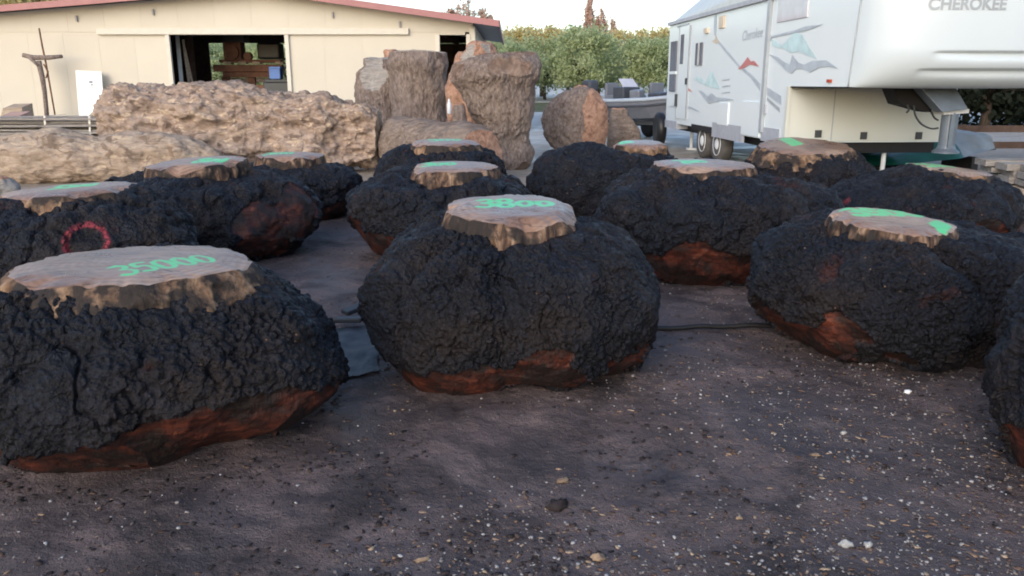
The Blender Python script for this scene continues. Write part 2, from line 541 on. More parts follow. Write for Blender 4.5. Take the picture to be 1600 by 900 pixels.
MAT['dark'] = plain("dark_underbody", (0.018, 0.018, 0.02), 0.8)
MAT['tarp'] = plain("green_tarpaulin", (0.006, 0.062, 0.042), 0.4, 0.4, 0.35, 3)
MAT['tarpgrey'] = plain("grey_tarpaulin", (0.17, 0.18, 0.18), 0.45, 0.4, 0.2, 3)
MAT['lumber'] = m_bark("grey_weathered_lumber", (0.12, 0.105, 0.095), (0.27, 0.245, 0.225), (0.42, 0.395, 0.37), (0.4, 2.5, 4.0))
MAT['lumber_tan'] = m_bark("tan_weathered_lumber", (0.20, 0.15, 0.11), (0.40, 0.32, 0.25), (0.55, 0.46, 0.37), (0.4, 2.5, 4.0))
MAT['pinkwood'] = m_bark("pinkish_lumber", (0.28, 0.17, 0.14), (0.45, 0.30, 0.26), (0.55, 0.40, 0.35), (0.4, 2.5, 4.0))
MAT['strap'] = plain("steel_strap", (0.40, 0.41, 0.42), 0.4, 0.5, 0.1, metal=0.5)
MAT['boat'] = plain("boat_hull_grey", (0.17, 0.18, 0.21), 0.35, 0.5, 0.1, metal=0.2)
MAT['boat_lt'] = plain("boat_gunwale_pale", (0.36, 0.41, 0.47), 0.3, 0.5, 0.06)
MAT['boat_dk'] = plain("boat_dark_trim", (0.05, 0.055, 0.07), 0.4, 0.4, 0.15)
MAT['pebble'] = plain("pale_pebble", (0.36, 0.35, 0.34), 0.75, 0.3, 0.3, 25)
MAT['pebbles'] = pieces("mixed_pebbles", [(0.0, (0.06, 0.048, 0.046)), (0.35, (0.13, 0.11, 0.105)), (0.65, (0.20, 0.18, 0.175)), (0.92, (0.36, 0.35, 0.355))])
MAT['chips'] = pieces("mixed_wood_chips", [(0.0, (0.05, 0.030, 0.022)), (0.45, (0.14, 0.085, 0.06)), (0.8, (0.26, 0.175, 0.12)), (1.0, (0.40, 0.30, 0.21))])
MAT['litter'] = pieces("bark_litter", [(0.0, (0.010, 0.008, 0.009)), (0.6, (0.030, 0.022, 0.022)), (1.0, (0.075, 0.050, 0.043))])
MAT['chip'] = plain("tan_wood_chip", (0.26, 0.185, 0.13), 0.85, 0.2, 0.5, 20)
MAT['clod'] = plain("dark_soil_clod", (0.024, 0.019, 0.020), 0.9, 0.2, 0.5, 20)
MAT['trunk'] = m_bark("orchard_trunk_bark", (0.04, 0.03, 0.025), (0.09, 0.07, 0.055), (0.15, 0.12, 0.10))
MAT['leaf1'] = m_leaf("orchard_leaf", (0.25, 0.32, 0.14), (0.39, 0.46, 0.24), (0.52, 0.56, 0.35))
MAT['leaf2'] = m_leaf("sun_tinted_leaf", (0.44, 0.38, 0.16), (0.60, 0.53, 0.25), (0.72, 0.62, 0.36))  # warm low sunlight on the treetops, put into the leaf colour
MAT['leaf3'] = m_leaf("dark_evergreen_leaf", (0.010, 0.016, 0.009), (0.020, 0.028, 0.017), (0.038, 0.047, 0.030))
MAT['leaf4'] = m_leaf("russet_leaf", (0.44, 0.29, 0.22), (0.60, 0.42, 0.33), (0.72, 0.54, 0.45))
MAT['grass'] = m_leaf("dry_grass", (0.10, 0.13, 0.05), (0.19, 0.20, 0.09), (0.28, 0.27, 0.14))
MAT['plastic'] = plain("black_plastic_sheet", (0.020, 0.023, 0.031), 0.5, 0.35, 0.2, 6, bump=0.2)
# ------------------------------------------------------------------ ground
def axis(lo, hi, f0, f1, step, g=1.12):
    a = list(np.arange(f0, f1 + 1e-6, step))
    s = step
    x = a[-1]
    while x < hi:
        s *= g; x += s; a.append(min(x, hi))
    s = step; x = a[0]
    while x > lo:
        s *= g; x -= s; a.insert(0, max(x, lo))
    return np.array(a)

gx = axis(-900, 900, -4.2, 4.2, 0.03)
gy = axis(-60, 1500, 1.6, 7.4, 0.022)
GX, GY = np.meshgrid(gx, gy)
GP = np.stack([GX, GY, np.zeros_like(GX)], -1)
nearw = np.clip(1 - np.abs(GY - 5) / 14, 0, 1) * np.clip(1 - np.abs(GX) / 16, 0, 1)
def ground_h(P):
    w = np.clip(1 - np.abs(P[..., 1] - 5) / 14, 0, 1) * np.clip(1 - np.abs(P[..., 0]) / 16, 0, 1)
    h = 0.018 * fbm(P * 1.1, 3, 3) + 0.016 * np.maximum(0, fbm(P * 5.0, 8, 4)) ** 1.2 + 0.006 * fbm(P * 13.0, 4, 3) + 0.003 * fbm(P * 30.0, 5, 2)
    return h * w
GP[..., 2] = ground_h(GP)
ny_, nx_ = GX.shape
ii, jj = np.meshgrid(np.arange(ny_ - 1), np.arange(nx_ - 1), indexing='ij')
GF = np.stack([ii * nx_ + jj, ii * nx_ + jj + 1, (ii + 1) * nx_ + jj + 1, (ii + 1) * nx_ + jj], -1).reshape(-1, 4)
g_ob = mk("ground", GP.reshape(-1, 3), GF, MAT['ground'], None, True)
tag(g_ob, kind="structure")
gs = B().add([(-300, 44, 0.03), (300, 44, 0.03), (300, 64, 0.03), (-300, 64, 0.03)], [(0, 1, 2, 3)]).obj("grass_verge", MAT['grass'])
tag(gs, kind="structure")

# ------------------------------------------------------------------ lumpy solids: burls, logs
def wrapgrad(P):
    dphi = np.roll(P, -1, 1) - np.roll(P, 1, 1)
    dt = np.gradient(P, axis=0)
    n = np.cross(dphi, dt)
    return n / np.maximum(np.linalg.norm(n, axis=-1, keepdims=True), 1e-9)

def char_h(p, s):
    """crumbly charred bark: uneven plates split by cracks, with knobs and grit on them"""
    q = p + 0.03 * np.stack([fbm(p * 7, s + 1, 2), fbm(p * 7, s + 2, 2), fbm(p * 7, s + 3, 2)], -1)
    a1, a2 = worley(q * 9.5, s)
    f1, f2 = worley(q * 25.0, s + 15)
    e1, e2 = worley(p * 47.0, s + 30)
    soft = np.clip(0.62 + 1.0 * fbm(p * 2.4, s + 40, 2), 0.15, 1.3)
    rough = np.clip(0.75 + 1.0 * fbm(p * 4.0, s + 42, 2), 0.25, 1.5)
    h = soft * (0.006 * np.clip((a2 - a1) / 0.2, 0, 1) + 0.003 * (_tone(a1)))
    h += rough * (0.0105 * (0.6 - (f1 / 0.8) ** 2) + 0.007 * np.clip((f2 - f1) / 0.3, 0, 1))
    h += 0.010 * (0.6 - (e1 / 0.75) ** 2) * rough
    h += 0.009 * fbm(p * 17, s + 7, 3)
    deep = np.abs(fbm(p * 2.8, s + 4, 3))
    h -= 0.022 * np.exp(-(deep / 0.03) ** 2)
    return h

def _tone(a1):
    return 0.6 - (a1 / 0.8) ** 2

def char_far(p, s):
    f1, f2 = worley(p * 15.0, s)
    rough = np.clip(0.8 + 1.0 * fbm(p * 3.0, s + 42, 2), 0.3, 1.5)
    return (rough * (0.018 * (0.6 - (f1 / 0.8) ** 2) + 0.008 * np.clip((f2 - f1) / 0.3, 0, 1)) + 0.016 * fbm(p * 13, s + 7, 3)
            - 0.028 * np.exp(-(np.abs(fbm(p * 2.8, s + 4, 3)) / 0.045) ** 2))

def furrow(p, s):
    q = (p + 0.03 * np.stack([vnoise(p * 3, s + 1), vnoise(p * 3, s + 2), vnoise(p * 3, s + 6)], -1)) * np.array([16.0, 16.0, 6.0])
    f1, f2 = worley(q, s)
    m = np.clip(0.5 + 1.1 * fbm(p * 1.6, s + 21, 3), 0.05, 1.2)
    return 0.05 * m * np.clip(f2 - f1, 0, 0.45) + 0.03 * fbm(p * np.array([5, 5, 3.0]), s + 3, 4)

def furrow_h(p, s):
    q = p * np.array([3.2, 12.0, 12.0])
    f1, f2 = worley(q, s)
    return 0.028 * np.clip(f2 - f1, 0, 0.6) + 0.025 * fbm(p * np.array([2.5, 6, 6]), s + 3, 4)

def shaggy(p, s):
    f1, f2 = worley((p + 0.12 * np.stack([vnoise(p * 2.5, s + 1), vnoise(p * 2.5, s + 2), vnoise(p * 2.5, s + 6)], -1)) * np.array([3.0, 8.0, 8.5]), s)
    g1, g2 = worley(p * np.array([8.0, 16.0, 18.0]), s + 4)
    return 0.04 * (0.6 - f1) + 0.03 * (0.6 - g1) + 0.085 * fbm(p * np.array([2.0, 4.5, 5]), s + 3, 5, 0.55) + 0.02 * fbm(p * np.array([9, 20, 22]), s + 8, 2)

def knobbly(p, s):
    return 0.03 * fbm(p * 4.0, s, 4) + 0.012 * fbm(p * 14, s + 5, 3)

def split_mesh(P, fid, root, names, mats, paint=None):
    nt, nph, _ = P.shape
    V = P.reshape(-1, 3)
    i, j = np.meshgrid(np.arange(nt - 1), np.arange(nph), indexing='ij')
    j2 = (j + 1) % nph
    F = np.stack([i * nph + j, i * nph + j2, (i + 1) * nph + j2, (i + 1) * nph + j], -1).reshape(-1, 4)
    fi = fid.reshape(-1)
    cnt = np.stack([(fi[F] == k).sum(1) for k in range(len(names))], 0)
    owner = cnt.argmax(0)
    objs = []
    names, mats = list(names), list(mats)
    for k in range(1, len(names)):
        # separate patches of bare wood are separate parts; crumbs stay bark
        fk = np.where(owner == k)[0]
        lab = np.full(len(V), -1)
        lab[F[fk].ravel()] = F[fk].ravel()
        while True:
            m = lab[F[fk]].min(1)
            new = lab.copy()
            np.minimum.at(new, F[fk].ravel(), np.repeat(m, 4))
            new[new >= 0] = new[new[new >= 0]]
            if (new == lab).all(): break
            lab = new
        comp = lab[F[fk][:, 0]]
        first = True
        for c_ in np.unique(comp):
            sel = fk[comp == c_]
            if len(sel) < 40: owner[sel] = 0
            elif first: first = False
            else:
                owner[sel] = len(names); names.append(names[k]); mats.append(mats[k])
    for k in range(len(names)):
        Fk = F[owner == k]
        if len(Fk) < 12:
            objs.append(None); continue
        u, inv = np.unique(Fk, return_inverse=True)
        at = {"paint": paint.reshape(-1)[u]} if (paint is not None and k == 0) else None
        objs.append(mk(names[k], V[u], inv.reshape(-1, 4), mats[k], root, True, attrs=at))
    return objs

def sculpt(P, root, name, mat, facets, wname, wmat, lumps, barkfn, seed, lift=0.015, paintfn=None, flatk=0.9):
    """large lumps, then sawn facets (planar cuts), then bark relief; one mesh per exposed facet"""
    base = P.copy()
    N = wrapgrad(P)
    q = P - np.array(root.location)
    d = 0
    for amp, fr in lumps:
        d = d + amp * fbm(q * fr, seed + int(fr * 10), 3)
    P = P + N * d[..., None]
    fid = np.zeros(P.shape[:2], dtype=np.int64)
    ctr = P.reshape(-1, 3).mean(0)
    for k, (az, el, cut) in enumerate(facets):
        n = np.array([math.sin(R(az)) * math.cos(R(el)), -math.cos(R(az)) * math.cos(R(el)), math.sin(R(el))])
        s = (P - ctr) @ n
        lim = s.max() - cut * 0.85 + 0.055 * fbm(q * 2.6, seed + 90 + k, 4)
        over = s - lim
        m = over > 0.004
        P = np.where(m[..., None], P - n * over[..., None] * flatk, P)
        fid[m] = k + 1
    N = wrapgrad(P)
    q = P - np.array(root.location)
    h = barkfn(q, seed)
    isb = (fid == 0).astype(float)
    P = P + N * (np.where(fid == 0, lift + h, 0.18 * h))[..., None]
    P[..., 2] = np.maximum(P[..., 2], -0.02)
    paint = np.zeros(P.shape[:2])
    if paintfn is not None:
        paint = paintfn(P)
    objs = split_mesh(P, fid, root, [name] + [wname] * len(facets), [mat] + [wmat] * len(facets), paint)
    return P, objs

GLYPH = {
    '3': [[(0.08, .92), (.35, 1.0), (.56, .84), (.46, .62), (.26, .53)], [(.26, .52), (.52, .44), (.6, .22), (.38, .02), (.05, .08)]],
    '8': [[(.3, .53), (.08, .68), (.12, .92), (.32, 1.0), (.52, .9), (.5, .68), (.3, .54)], [(.3, .52), (.04, .34), (.08, .08), (.32, 0), (.56, .1), (.54, .36), (.32, .51)]],
    '0': [[(.32, .95), (.08, .75), (.04, .4), (.16, .08), (.36, .04), (.54, .24), (.56, .62), (.46, .88), (.33, .95)]],
    'o': [[(.32, .72), (.08, .58), (.04, .36), (.16, .1), (.36, .08), (.54, .24), (.56, .5), (.46, .68), (.33, .72)]],
    '5': [[(.56, .98), (.16, .95), (.1, .58)], [(.1, .57), (.4, .62), (.58, .36), (.44, .06), (.06, .08)]],
    '2': [[(.08, .8), (.28, 1.0), (.52, .84), (.46, .55), (.08, .04), (.58, .06)]],
    '6': [[(.48, 1.0), (.16, .7), (.06, .32), (.26, .02), (.52, .16), (.5, .42), (.24, .46), (.1, .3)]],
    '-': [[(.0, .45), (.3, .52), (.6, .47)]],
}

def smooth_path(pts, n=5):
    pts = [np.array(p, float) for p in pts]
    out = []
    for i in range(len(pts) - 1):
        p0, p1, p2, p3 = pts[max(i - 1, 0)], pts[i], pts[i + 1], pts[min(i + 2, len(pts) - 1)]
        for k in range(n):
            t = k / n
            out.append(0.5 * ((2 * p1) + (p2 - p0) * t + (2 * p0 - 5 * p1 + 4 * p2 - p3) * t * t + (3 * p1 - p0 - 3 * p2 + p3) * t ** 3))
    out.append(pts[-1])
    return out

def lettering(txt, org, ex, ey, w, h):
    """stroke points of sprayed hand lettering lying on the sawn face"""
    out = []
    x = 0.0
    for ch in txt:
        for st in GLYPH[ch]:
            out += [org + ex * (x + p[0] * w) + ey * (p[1] * h) for p in smooth_path(st, 9)]
        x += w * 0.78
    return out

BASES = []
def burl(label, px, Yc, ky=0.9, zm=0.34, rb=0.62, e1=1.0, e2=1.0, col=None, cb=1.0, ch=0.10, coff=0.0, flare=1.0,
         pale=False, roll=0.0, lobes=(), creases=(), facets=(), res=(360, 96), seed=1, txt=None, tpx=None, blob=(),
         lump=0.055, domes=(), paint=None, near=False, flip=False, slope=None):
    dm = depth(Yc, 0.35)
    xl, xr = (px[0] - 800) / FPX * dm, (px[1] - 800) / FPX * dm
    cx, rx = (xl + xr) / 2, (xr - xl) / 2 * 0.965
    ry = rx * ky
    BASES.append((cx, Yc, rx * (rb + 0.16), ry * (rb + 0.16)))
    root = thing("burl", label, "burl", (cx, Yc, 0), "sawn burls set out in the yard")
    cxl, cxr, cyf, cyb = col
    Yk = Yc + coff
    cc = atY((cxl + cxr) / 2, (cyf + cyb) / 2, Yk)
    a = (cxr - cxl) / 2 / FPX * depth(Yk, cc[2])
    b = a * cb
    zf, zb = atY(800, cyf, Yk - b)[2], atY(800, cyb, Yk + b)[2]
    sl = max(-0.16, min(0.16, (zb - zf) / (2 * b))) if slope is None else slope
    zc = (zf + zb) / 2 if slope is None else cc[2]
    hs = zc - ch * 0.85
    nph, nt = res
    th = np.linspace(0, 2 * np.pi, nph, endpoint=False)
    phi = th - 0.42 * np.sin(th)
    n0, n1 = max(4, nt // 14), int(nt * 0.36)
    n2 = nt - n0 - n1
    rows_r, rows_z, rows_w, rows_s = [], [], [], []
    for i in range(n0):
        rows_r.append(rb * (i + 0.15) / n0); rows_z.append(-0.01); rows_w.append(0); rows_s.append(0.0)
    for i in range(n1):
        an = math.pi / 2 * (1 - i / n1)
        rows_r.append(rb + (1 - rb) * math.cos(an)); rows_z.append(zm * (1 - math.sin(an))); rows_w.append(0); rows_s.append(0.0)
    for i in range(n2):
        s = i / (n2 - 1)
        an = math.pi / 2 * s
        rows_r.append(max(0.0, math.cos(an)) ** e1); rows_z.append(zm + (hs - zm) * math.sin(an) ** e2); rows_w.append(1); rows_s.append(s)
    rr, zz, up, ss = (np.array(x)[:, None] for x in (rows_r, rows_z, rows_w, rows_s))
    ca, cb_ = a * 0.80, b * 0.80
    RX = np.where(up > 0, ca + (rx - ca) * rr, rx * rr)
    RY = np.where(up > 0, cb_ + (ry - cb_) * rr, ry * rr)
    shift = np.where(up > 0, 1 - rr, 0.0)
    M = np.ones((1, nph))
    for (az, wd, am) in lobes:
        dd = np.angle(np.exp(1j * (phi - R(az))))
        M = M + am * np.exp(-(dd / R(wd)) ** 2)[None, :]
    wl_ = np.where(up > 0, rr, np.minimum(1, rr * 1.1))
    MM = 1 + (M - 1) * wl_
    Z = zz + np.zeros((1, nph))
    for (az, wd, dp) in creases:
        dd = np.angle(np.exp(1j * (phi - R(az))))
        g = np.exp(-(dd / R(wd)) ** 2)[None, :]
        MM = MM - dp * g * np.where(up > 0, 0.35 + 0.65 * rr, 0.8)
        Z = Z - 0.5 * dp * g * np.where(up > 0, np.sin(np.pi * ss), 0)
    for (az, wd, am) in domes:
        dd = np.angle(np.exp(1j * (phi - R(az))))
        Z = Z + am * np.exp(-(dd / R(wd)) ** 2)[None, :] * np.where(up > 0, np.sin(np.pi * np.clip(ss, 0, 1)) ** 0.8, 0)
    kx = np.where(up > 0, 1 - rr, 0)
    X = cx + shift * (cc[0] - cx) + np.sin(phi)[None, :] * RX * MM
    Y = Yc + shift * (Yk - Yc) - np.cos(phi)[None, :] * RY * MM
    Z = Z + kx * (sl * (Y - Yk) + roll * (X - cc[0]))
    P = np.stack([X, Y, Z], -1)
    pf = None
    if paint is not None:
        pf = lambda Q: paint(Q)
    P, objs = sculpt(P, root, "bark", MAT['char'], facets, "exposed_wood", MAT['red'],
                     ((lump, 2.0), (lump * 0.5, 5.0)), char_h if near else char_far, seed, 0.015, pf, 0.55)
    # trunk collar and sawn face
    nc = 300 if near else 150
    t2 = np.linspace(0, 2 * np.pi, nc, endpoint=False)
    ring = np.stack([np.sin(t2), -np.cos(t2)], -1)
    cp = np.stack([ring[:, 0], ring[:, 1], np.full(nc, seed * 1.7)], -1)
    o1 = 1 + 0.085 * fbm(cp * 1.5, seed, 3) + 0.022 * fbm(cp * 7, seed + 2, 2)
    drop = 0.010 + 0.35 * ch * np.clip(fbm(cp * 2.2, seed + 12, 3) + 0.15, 0, 1.2) + 0.012 * np.clip(fbm(cp * 8, seed + 14, 2), 0, 1)
    hc = ch + 0.10
    rows = []
    nr = 16
    for i in range(nr):
        s = i / (nr - 1)
        fl = 1 + (flare + 0.10 - 1) * (1 - s) ** 1.2
        gro = 1 - 0.10 * (1 - s ** 4) * np.abs(fbm(np.stack([ring[:, 0] * 6, ring[:, 1] * 6, np.full(nc, s * 0.9 + seed)], -1), seed + 4, 3))
        gro = gro + 0.03 * (1 - s) * fbm(np.stack([ring[:, 0] * 3, ring[:, 1] * 3, np.full(nc, s * 2.5 + seed)], -1), seed + 8, 3)
        if s > 0.75: gro = gro * (1 - 0.05 * ((s - 0.75) / 0.25) ** 2)
        x = cc[0] + ring[:, 0] * a * o1 * fl * gro
        y = Yk + ring[:, 1] * b * o1 * fl * gro
        ztop = zc + sl * (y - Yk) + roll * (x - cc[0])
        rows.append(np.stack([x, y, ztop - hc * (1 - s) - drop * s ** 2], -1))
    CP = np.array(rows)
    split_mesh(CP, np.zeros(CP.shape[:2], dtype=int), root, ["trunk_collar"], [MAT['collar_pale'] if pale else MAT['collar']])
    rim = CP[-1]
    mid = np.array([cc[0], Yk, zc])
    ex = np.array([1, 0, roll]); ex /= np.linalg.norm(ex)
    ey = np.array([0, 1, sl]); ey /= np.linalg.norm(ey)
    def onface(x, y):
        d = ray(x, y)
        nrm = np.cross(ex, ey)
        o = np.array([0, 0, CAMH])
        return o + d * (((mid - o) @ nrm) / (d @ nrm))
    strokes = []
    if txt:
        for (s_, x0, y0, x1, y1, hh, rad) in (txt if isinstance(txt, list) else [txt]):
            p0, p1 = onface(x0, y0), onface(x1, y1)
            L = np.linalg.norm(p1 - p0)
            dx = (p1 - p0) / L
            dy = np.cross(np.cross(ex, ey), dx)
            w = L / (len(s_) * 0.78)
            if hh > 5: hh = np.linalg.norm(onface(x0, hh) - p0)
            strokes.append((np.array(lettering(s_, p0, dx, dy, w, hh)), rad))
    for q in blob:
        q = [onface(q[k], q[k + 1]) for k in (0, 2, 4, 6)]
        pts = [q[0] * (1 - u) * (1 - v) + q[1] * u * (1 - v) + q[2] * u * v + q[3] * (1 - u) * v for u in np.linspace(0, 1, 9) for v in np.linspace(0, 1, 9)]
        strokes.append((np.array(pts), 0.016))
    fr = []
    nf = 74 if near else 34
    for i in range(nf):
        s = i / (nf - 1)
        s2 = 1 - (s * 0.999)
        p = mid + (rim - mid) * s2
        if 0 < i:
            p[:, 2] = (zc + sl * (p[:, 1] - Yk) + roll * (p[:, 0] - cc[0]) - drop * max(0.0, 1 - s * 3.6) ** 1.5 + 0.002 + 0.010 * (1 - s2 ** 2)
                       + 0.002 * fbm(p * np.array([9, 30, 1]), seed + 6, 2))
        fr.append(p)
    FP = np.array(fr)
    pm = np.zeros(FP.shape[:2])
    for pts, rad in strokes:
        dmin = np.full(pm.shape, 9.0)
        for p in pts:
            dmin = np.minimum(dmin, np.hypot(FP[..., 0] - p[0], FP[..., 1] - p[1]))
        pm = np.maximum(pm, np.clip(1.25 - dmin / (rad * 1.7), 0, 1))
    split_mesh(FP, np.zeros(FP.shape[:2], dtype=int), root, ["sawn_face"], [MAT['face']], pm)
    return root, P

def pixel_hit(P, px, py):
    """first surface point of a grid along a camera ray, for paint marks"""
    V = P.reshape(-1, 3)
    d = ray(px, py); d = d / np.linalg.norm(d)
    o = np.array([0, 0, CAMH])
    t = (V - o) @ d
    e = np.linalg.norm(V - o - t[:, None] * d, axis=1)
    k = np.where(e < 0.03)[0]
    return V[k[np.argmin(t[k])]] if len(k) else V[np.argmin(e)]

def ring_paint(px, py, rad, wid):
    def f(P):
        c = pixel_hit(P, px, py)
        d = ray(px, py); d = d / np.linalg.norm(d)
        ex = np.array([d[1], -d[0], 0]); ex /= np.linalg.norm(ex)
        ey = np.cross(ex, d)
        q = P - c
        x, y = q @ ex, q @ ey
        r = np.sqrt(x * x + (y * 0.95) ** 2)
        th = np.arctan2(y, x)
        rr = rad * (1 + 0.08 * np.sin(th * 2 + 1))
        m = np.clip(1.6 - np.abs(r - rr) / wid * 1.6, 0, 1)
        m = np.maximum(m, np.clip(1.6 - np.maximum(np.abs(y + rad * 0.72) / (wid * 0.9), np.abs(x + 0.02) / (rad * 0.75)) * 1.6, 0, 1))
        return m * (np.abs(q @ d) < 0.3)
    return f

def dab_paint(spots):
    def f(P):
        m = np.zeros(P.shape[:2])
        for (px, py, ax, ay, rot) in spots:
            c = pixel_hit(P, px, py)
            d = ray(px, py); d = d / np.linalg.norm(d)
            ex = np.array([d[1], -d[0], 0]); ex /= np.linalg.norm(ex)
            ey = np.cross(ex, d)
            x, y = (P - c) @ ex, (P - c) @ ey
            u = x * math.cos(rot) + y * math.sin(rot); v = -x * math.sin(rot) + y * math.cos(rot)
            m = np.maximum(m, np.clip(1.5 - np.sqrt((u / ax) ** 2 + (v / ay) ** 2) * 1.5 + 0.0, 0, 1) * (np.abs((P - c) @ d) < 0.2))
        return m
    return f

HI = (680, 190)
burl("large charcoal burl front left, wide tan sawn top with green number, red wood below", (-48, 536), 3.36, 0.88, 0.30, 0.74, 1.25, 1.0,
     (28, 398, 446, 380), 0.86, 0.065, 0.0, 1.14, True, -0.0, ((75, 40, 0.05), (-60, 50, 0.06)), ((18, 7, 0.06),),
     ((33, -44, 0.14), (-4, -48, 0.10), (-38, -46, 0.11), (70, -48, 0.12)), HI, 11, ("35000", 194, 433, 348, 409, 419, 0.010), near=True)
burl("rounded charcoal burl at centre front, pink sawn top numbered in green, creased middle", (572, 1024), 4.18, 0.88, 0.33, 0.70, 0.72, 0.85,
     (690, 903, 349, 300), 1.0, 0.135, 0.05, 1.06, False, 0.0, ((55, 35, 0.03), (-50, 35, 0.03)), ((-3, 8, 0.15), (-42, 6, 0.06), (38, 7, 0.05)),
     ((8, -38, 0.075), (-22, -44, 0.075), (-72, -36, 0.10), (48, -48, 0.085)), HI, 23, ("38oo", 746, 327, 872, 325, 315, 0.015), near=True)
burl("broad charcoal burl at right front, sawn top edged with green paint, undercut red base", (1168, 1725), 4.58, 0.70, 0.32, 0.62, 0.62, 0.8,
     (1296, 1488, 366, 320), 0.92, 0.125, -0.05, 1.02, False, -0.07, ((-60, 45, 0.05), (50, 40, 0.08)), ((3, 9, 0.27),),
     ((-62, -42, 0.08), (-36, -48, 0.075), (22, -44, 0.10)), HI, 37, [("3500", 1338, 339, 1450, 341, 330, 0.02)],
     blob=((1456, 352, 1466, 347, 1482, 352, 1472, 361),), near=True)
burl("charcoal burl cut off by the right edge of the photo, orange wood at its foot", (1600, 2180), 2.84, 0.9, 0.34, 0.72, 0.75, 0.85,
     (1700, 1990, 470, 410), 1.0, 0.08, 0.0, 1.05, False, 0.0, (), ((-20, 8, 0.06),), ((-78, -24, 0.11), (-48, -34, 0.11), (-15, -40, 0.1)), HI, 41, near=True)
burl("charcoal burl at left with a red ring sprayed on its side", (-85, 305), 5.15, 0.86, 0.34, 0.7, 0.95, 0.9,
     (8, 226, 306, 283), 0.8, 0.07, 0.1, 1.08, True, 0.05, ((60, 40, 0.05),), ((30, 8, 0.05),), ((10, -42, 0.08), (-50, -42, 0.08)), (420, 110), 53,
     ("35oo", 75, 299, 150, 293, 293, 0.016), paint=ring_paint(133, 371, 0.105, 0.022))
burl("charcoal burl behind the red-ringed one, tall fluted grey collar, split reddish right side", (125, 497), 7.2, 0.85, 0.36, 0.66, 0.85, 0.95,
     (226, 385, 262, 243), 0.9, 0.16, 0.05, 1.0, False, 0.06, ((50, 40, 0.06),), ((62, 10, 0.10),),
     ((42, -34, 0.10), (56, 22, 0.16), (0, -42, 0.1)), (420, 110), 61, ("8oo", 300, 256, 350, 253, 251, 0.02))
burl("charcoal burl against the shaggy tan log, farthest at left, flat pale top", (345, 566), 9.3, 0.9, 0.36, 0.66, 0.7, 0.9,
     (400, 508, 246, 236), 0.9, 0.14, 0.0, 1.0, False, 0.0, ((60, 40, 0.06),), ((40, 9, 0.07),), ((60, -36, 0.10), (20, -40, 0.1), (85, -30, 0.1)), (320, 90), 67,
     ("5oo", 412, 243, 460, 242, 239, 0.02))
burl("charcoal burl behind the centre one to its left, pinkish top with fluted brown collar", (548, 836), 7.05, 0.9, 0.38, 0.62, 0.72, 0.85,
     (642, 776, 268, 250), 0.92, 0.10, 0.0, 1.06, False, 0.0, ((-60, 40, 0.04),), ((50, 9, 0.06), (10, 6, 0.04)),
     ((-70, -40, 0.12), (-35, -44, 0.12), (20, -42, 0.1)), (420, 110), 71, ("3oo", 660, 261, 715, 260, 255, 0.02))
burl("small charcoal burl in front of the lying trunk, thin green-marked top", (588, 792), 9.3, 0.9, 0.36, 0.62, 0.72, 0.9,
     (640, 752, 226, 216), 0.9, 0.12, 0.0, 1.08, True, 0.0, ((-60, 40, 0.05),), (), ((-60, -42, 0.1), (10, -42, 0.1)), (320, 90), 73,
     ("5oo", 672, 222, 725, 221, 218, 0.02))
burl("domed charcoal burl in front of the round slab, small sawn top on its right", (834, 1062), 8.9, 0.9, 0.40, 0.66, 0.75, 0.9,
     (958, 1046, 229, 218), 0.9, 0.17, 0.12, 0.92, True, 0.0, ((-60, 45, 0.05),), ((45, 10, 0.06),), ((20, -42, 0.1), (-60, -42, 0.1)), (320, 90), 79,
     ("2o", 970, 225, 994, 224, 221, 0.02), domes=((-55, 62, 0.19),))
burl("big charcoal burl right of centre, scalloped pinkish top, dark red undercut front", (930, 1287), 6.5, 0.86, 0.42, 0.58, 0.75, 0.85,
     (1018, 1182, 264, 247), 0.95, 0.11, 0.05, 1.05, False, 0.0, ((60, 40, 0.06), (-60, 40, 0.04)), ((40, 9, 0.07), (-45, 8, 0.06)),
     ((-6, -36, 0.12), (-58, -38, 0.11), (30, -42, 0.12), (82, -10, 0.05)), (460, 120), 83, ("2oo", 1070, 257, 1110, 256, 252, 0.02))
burl("dark stump-like burl under the camper, wide rounded tan top with green dab", (1150, 1372), 9.9, 0.9, 0.22, 0.8, 1.5, 0.85,
     (1184, 1330, 240, 213), 0.9, 0.10, 0.0, 1.1, True, 0.0, (), ((-20, 8, 0.04),), ((0, -42, 0.08),), (320, 90), 89,
     blob=((1218, 218, 1234, 216, 1253, 226, 1238, 229),))
burl("dark charcoal burl right of the stump-like one, tilted top and red spray dabs", (1283, 1576), 7.9, 0.9, 0.28, 0.72, 1.35, 0.9,
     (1418, 1544, 271, 255), 0.92, 0.09, 0.1, 1.05, True, -0.10, ((70, 40, 0.05),), ((10, 9, 0.05),), ((75, -40, 0.1), (10, -42, 0.1)), (360, 100), 97,
     ("3oo", 1455, 262, 1500, 264, 258, 0.02), paint=dab_paint(((1323, 310, 0.05, 0.022, 1.0), (1311, 325, 0.05, 0.018, 0.7))))
# ------------------------------------------------------------------ trunks and logs
def interp_rows(ts, vals, t):
    """smooth interpolation through rows"""
    ts = np.array(ts); vals = np.array(vals)
    k = np.clip(np.searchsorted(ts, t) - 1, 0, len(ts) - 2)
    h = (t - ts[k]) / (ts[k + 1] - ts[k])
    m = np.gradient(vals, ts, axis=0)
    h = h[:, None] if vals.ndim > 1 else h
    dt = (ts[k + 1] - ts[k]); dt = dt[:, None] if vals.ndim > 1 else dt
    return ((1 + 2 * h) * (1 - h) ** 2 * vals[k] + h * (1 - h) ** 2 * m[k] * dt
            + h * h * (3 - 2 * h) * vals[k + 1] + h * h * (h - 1) * m[k + 1] * dt)

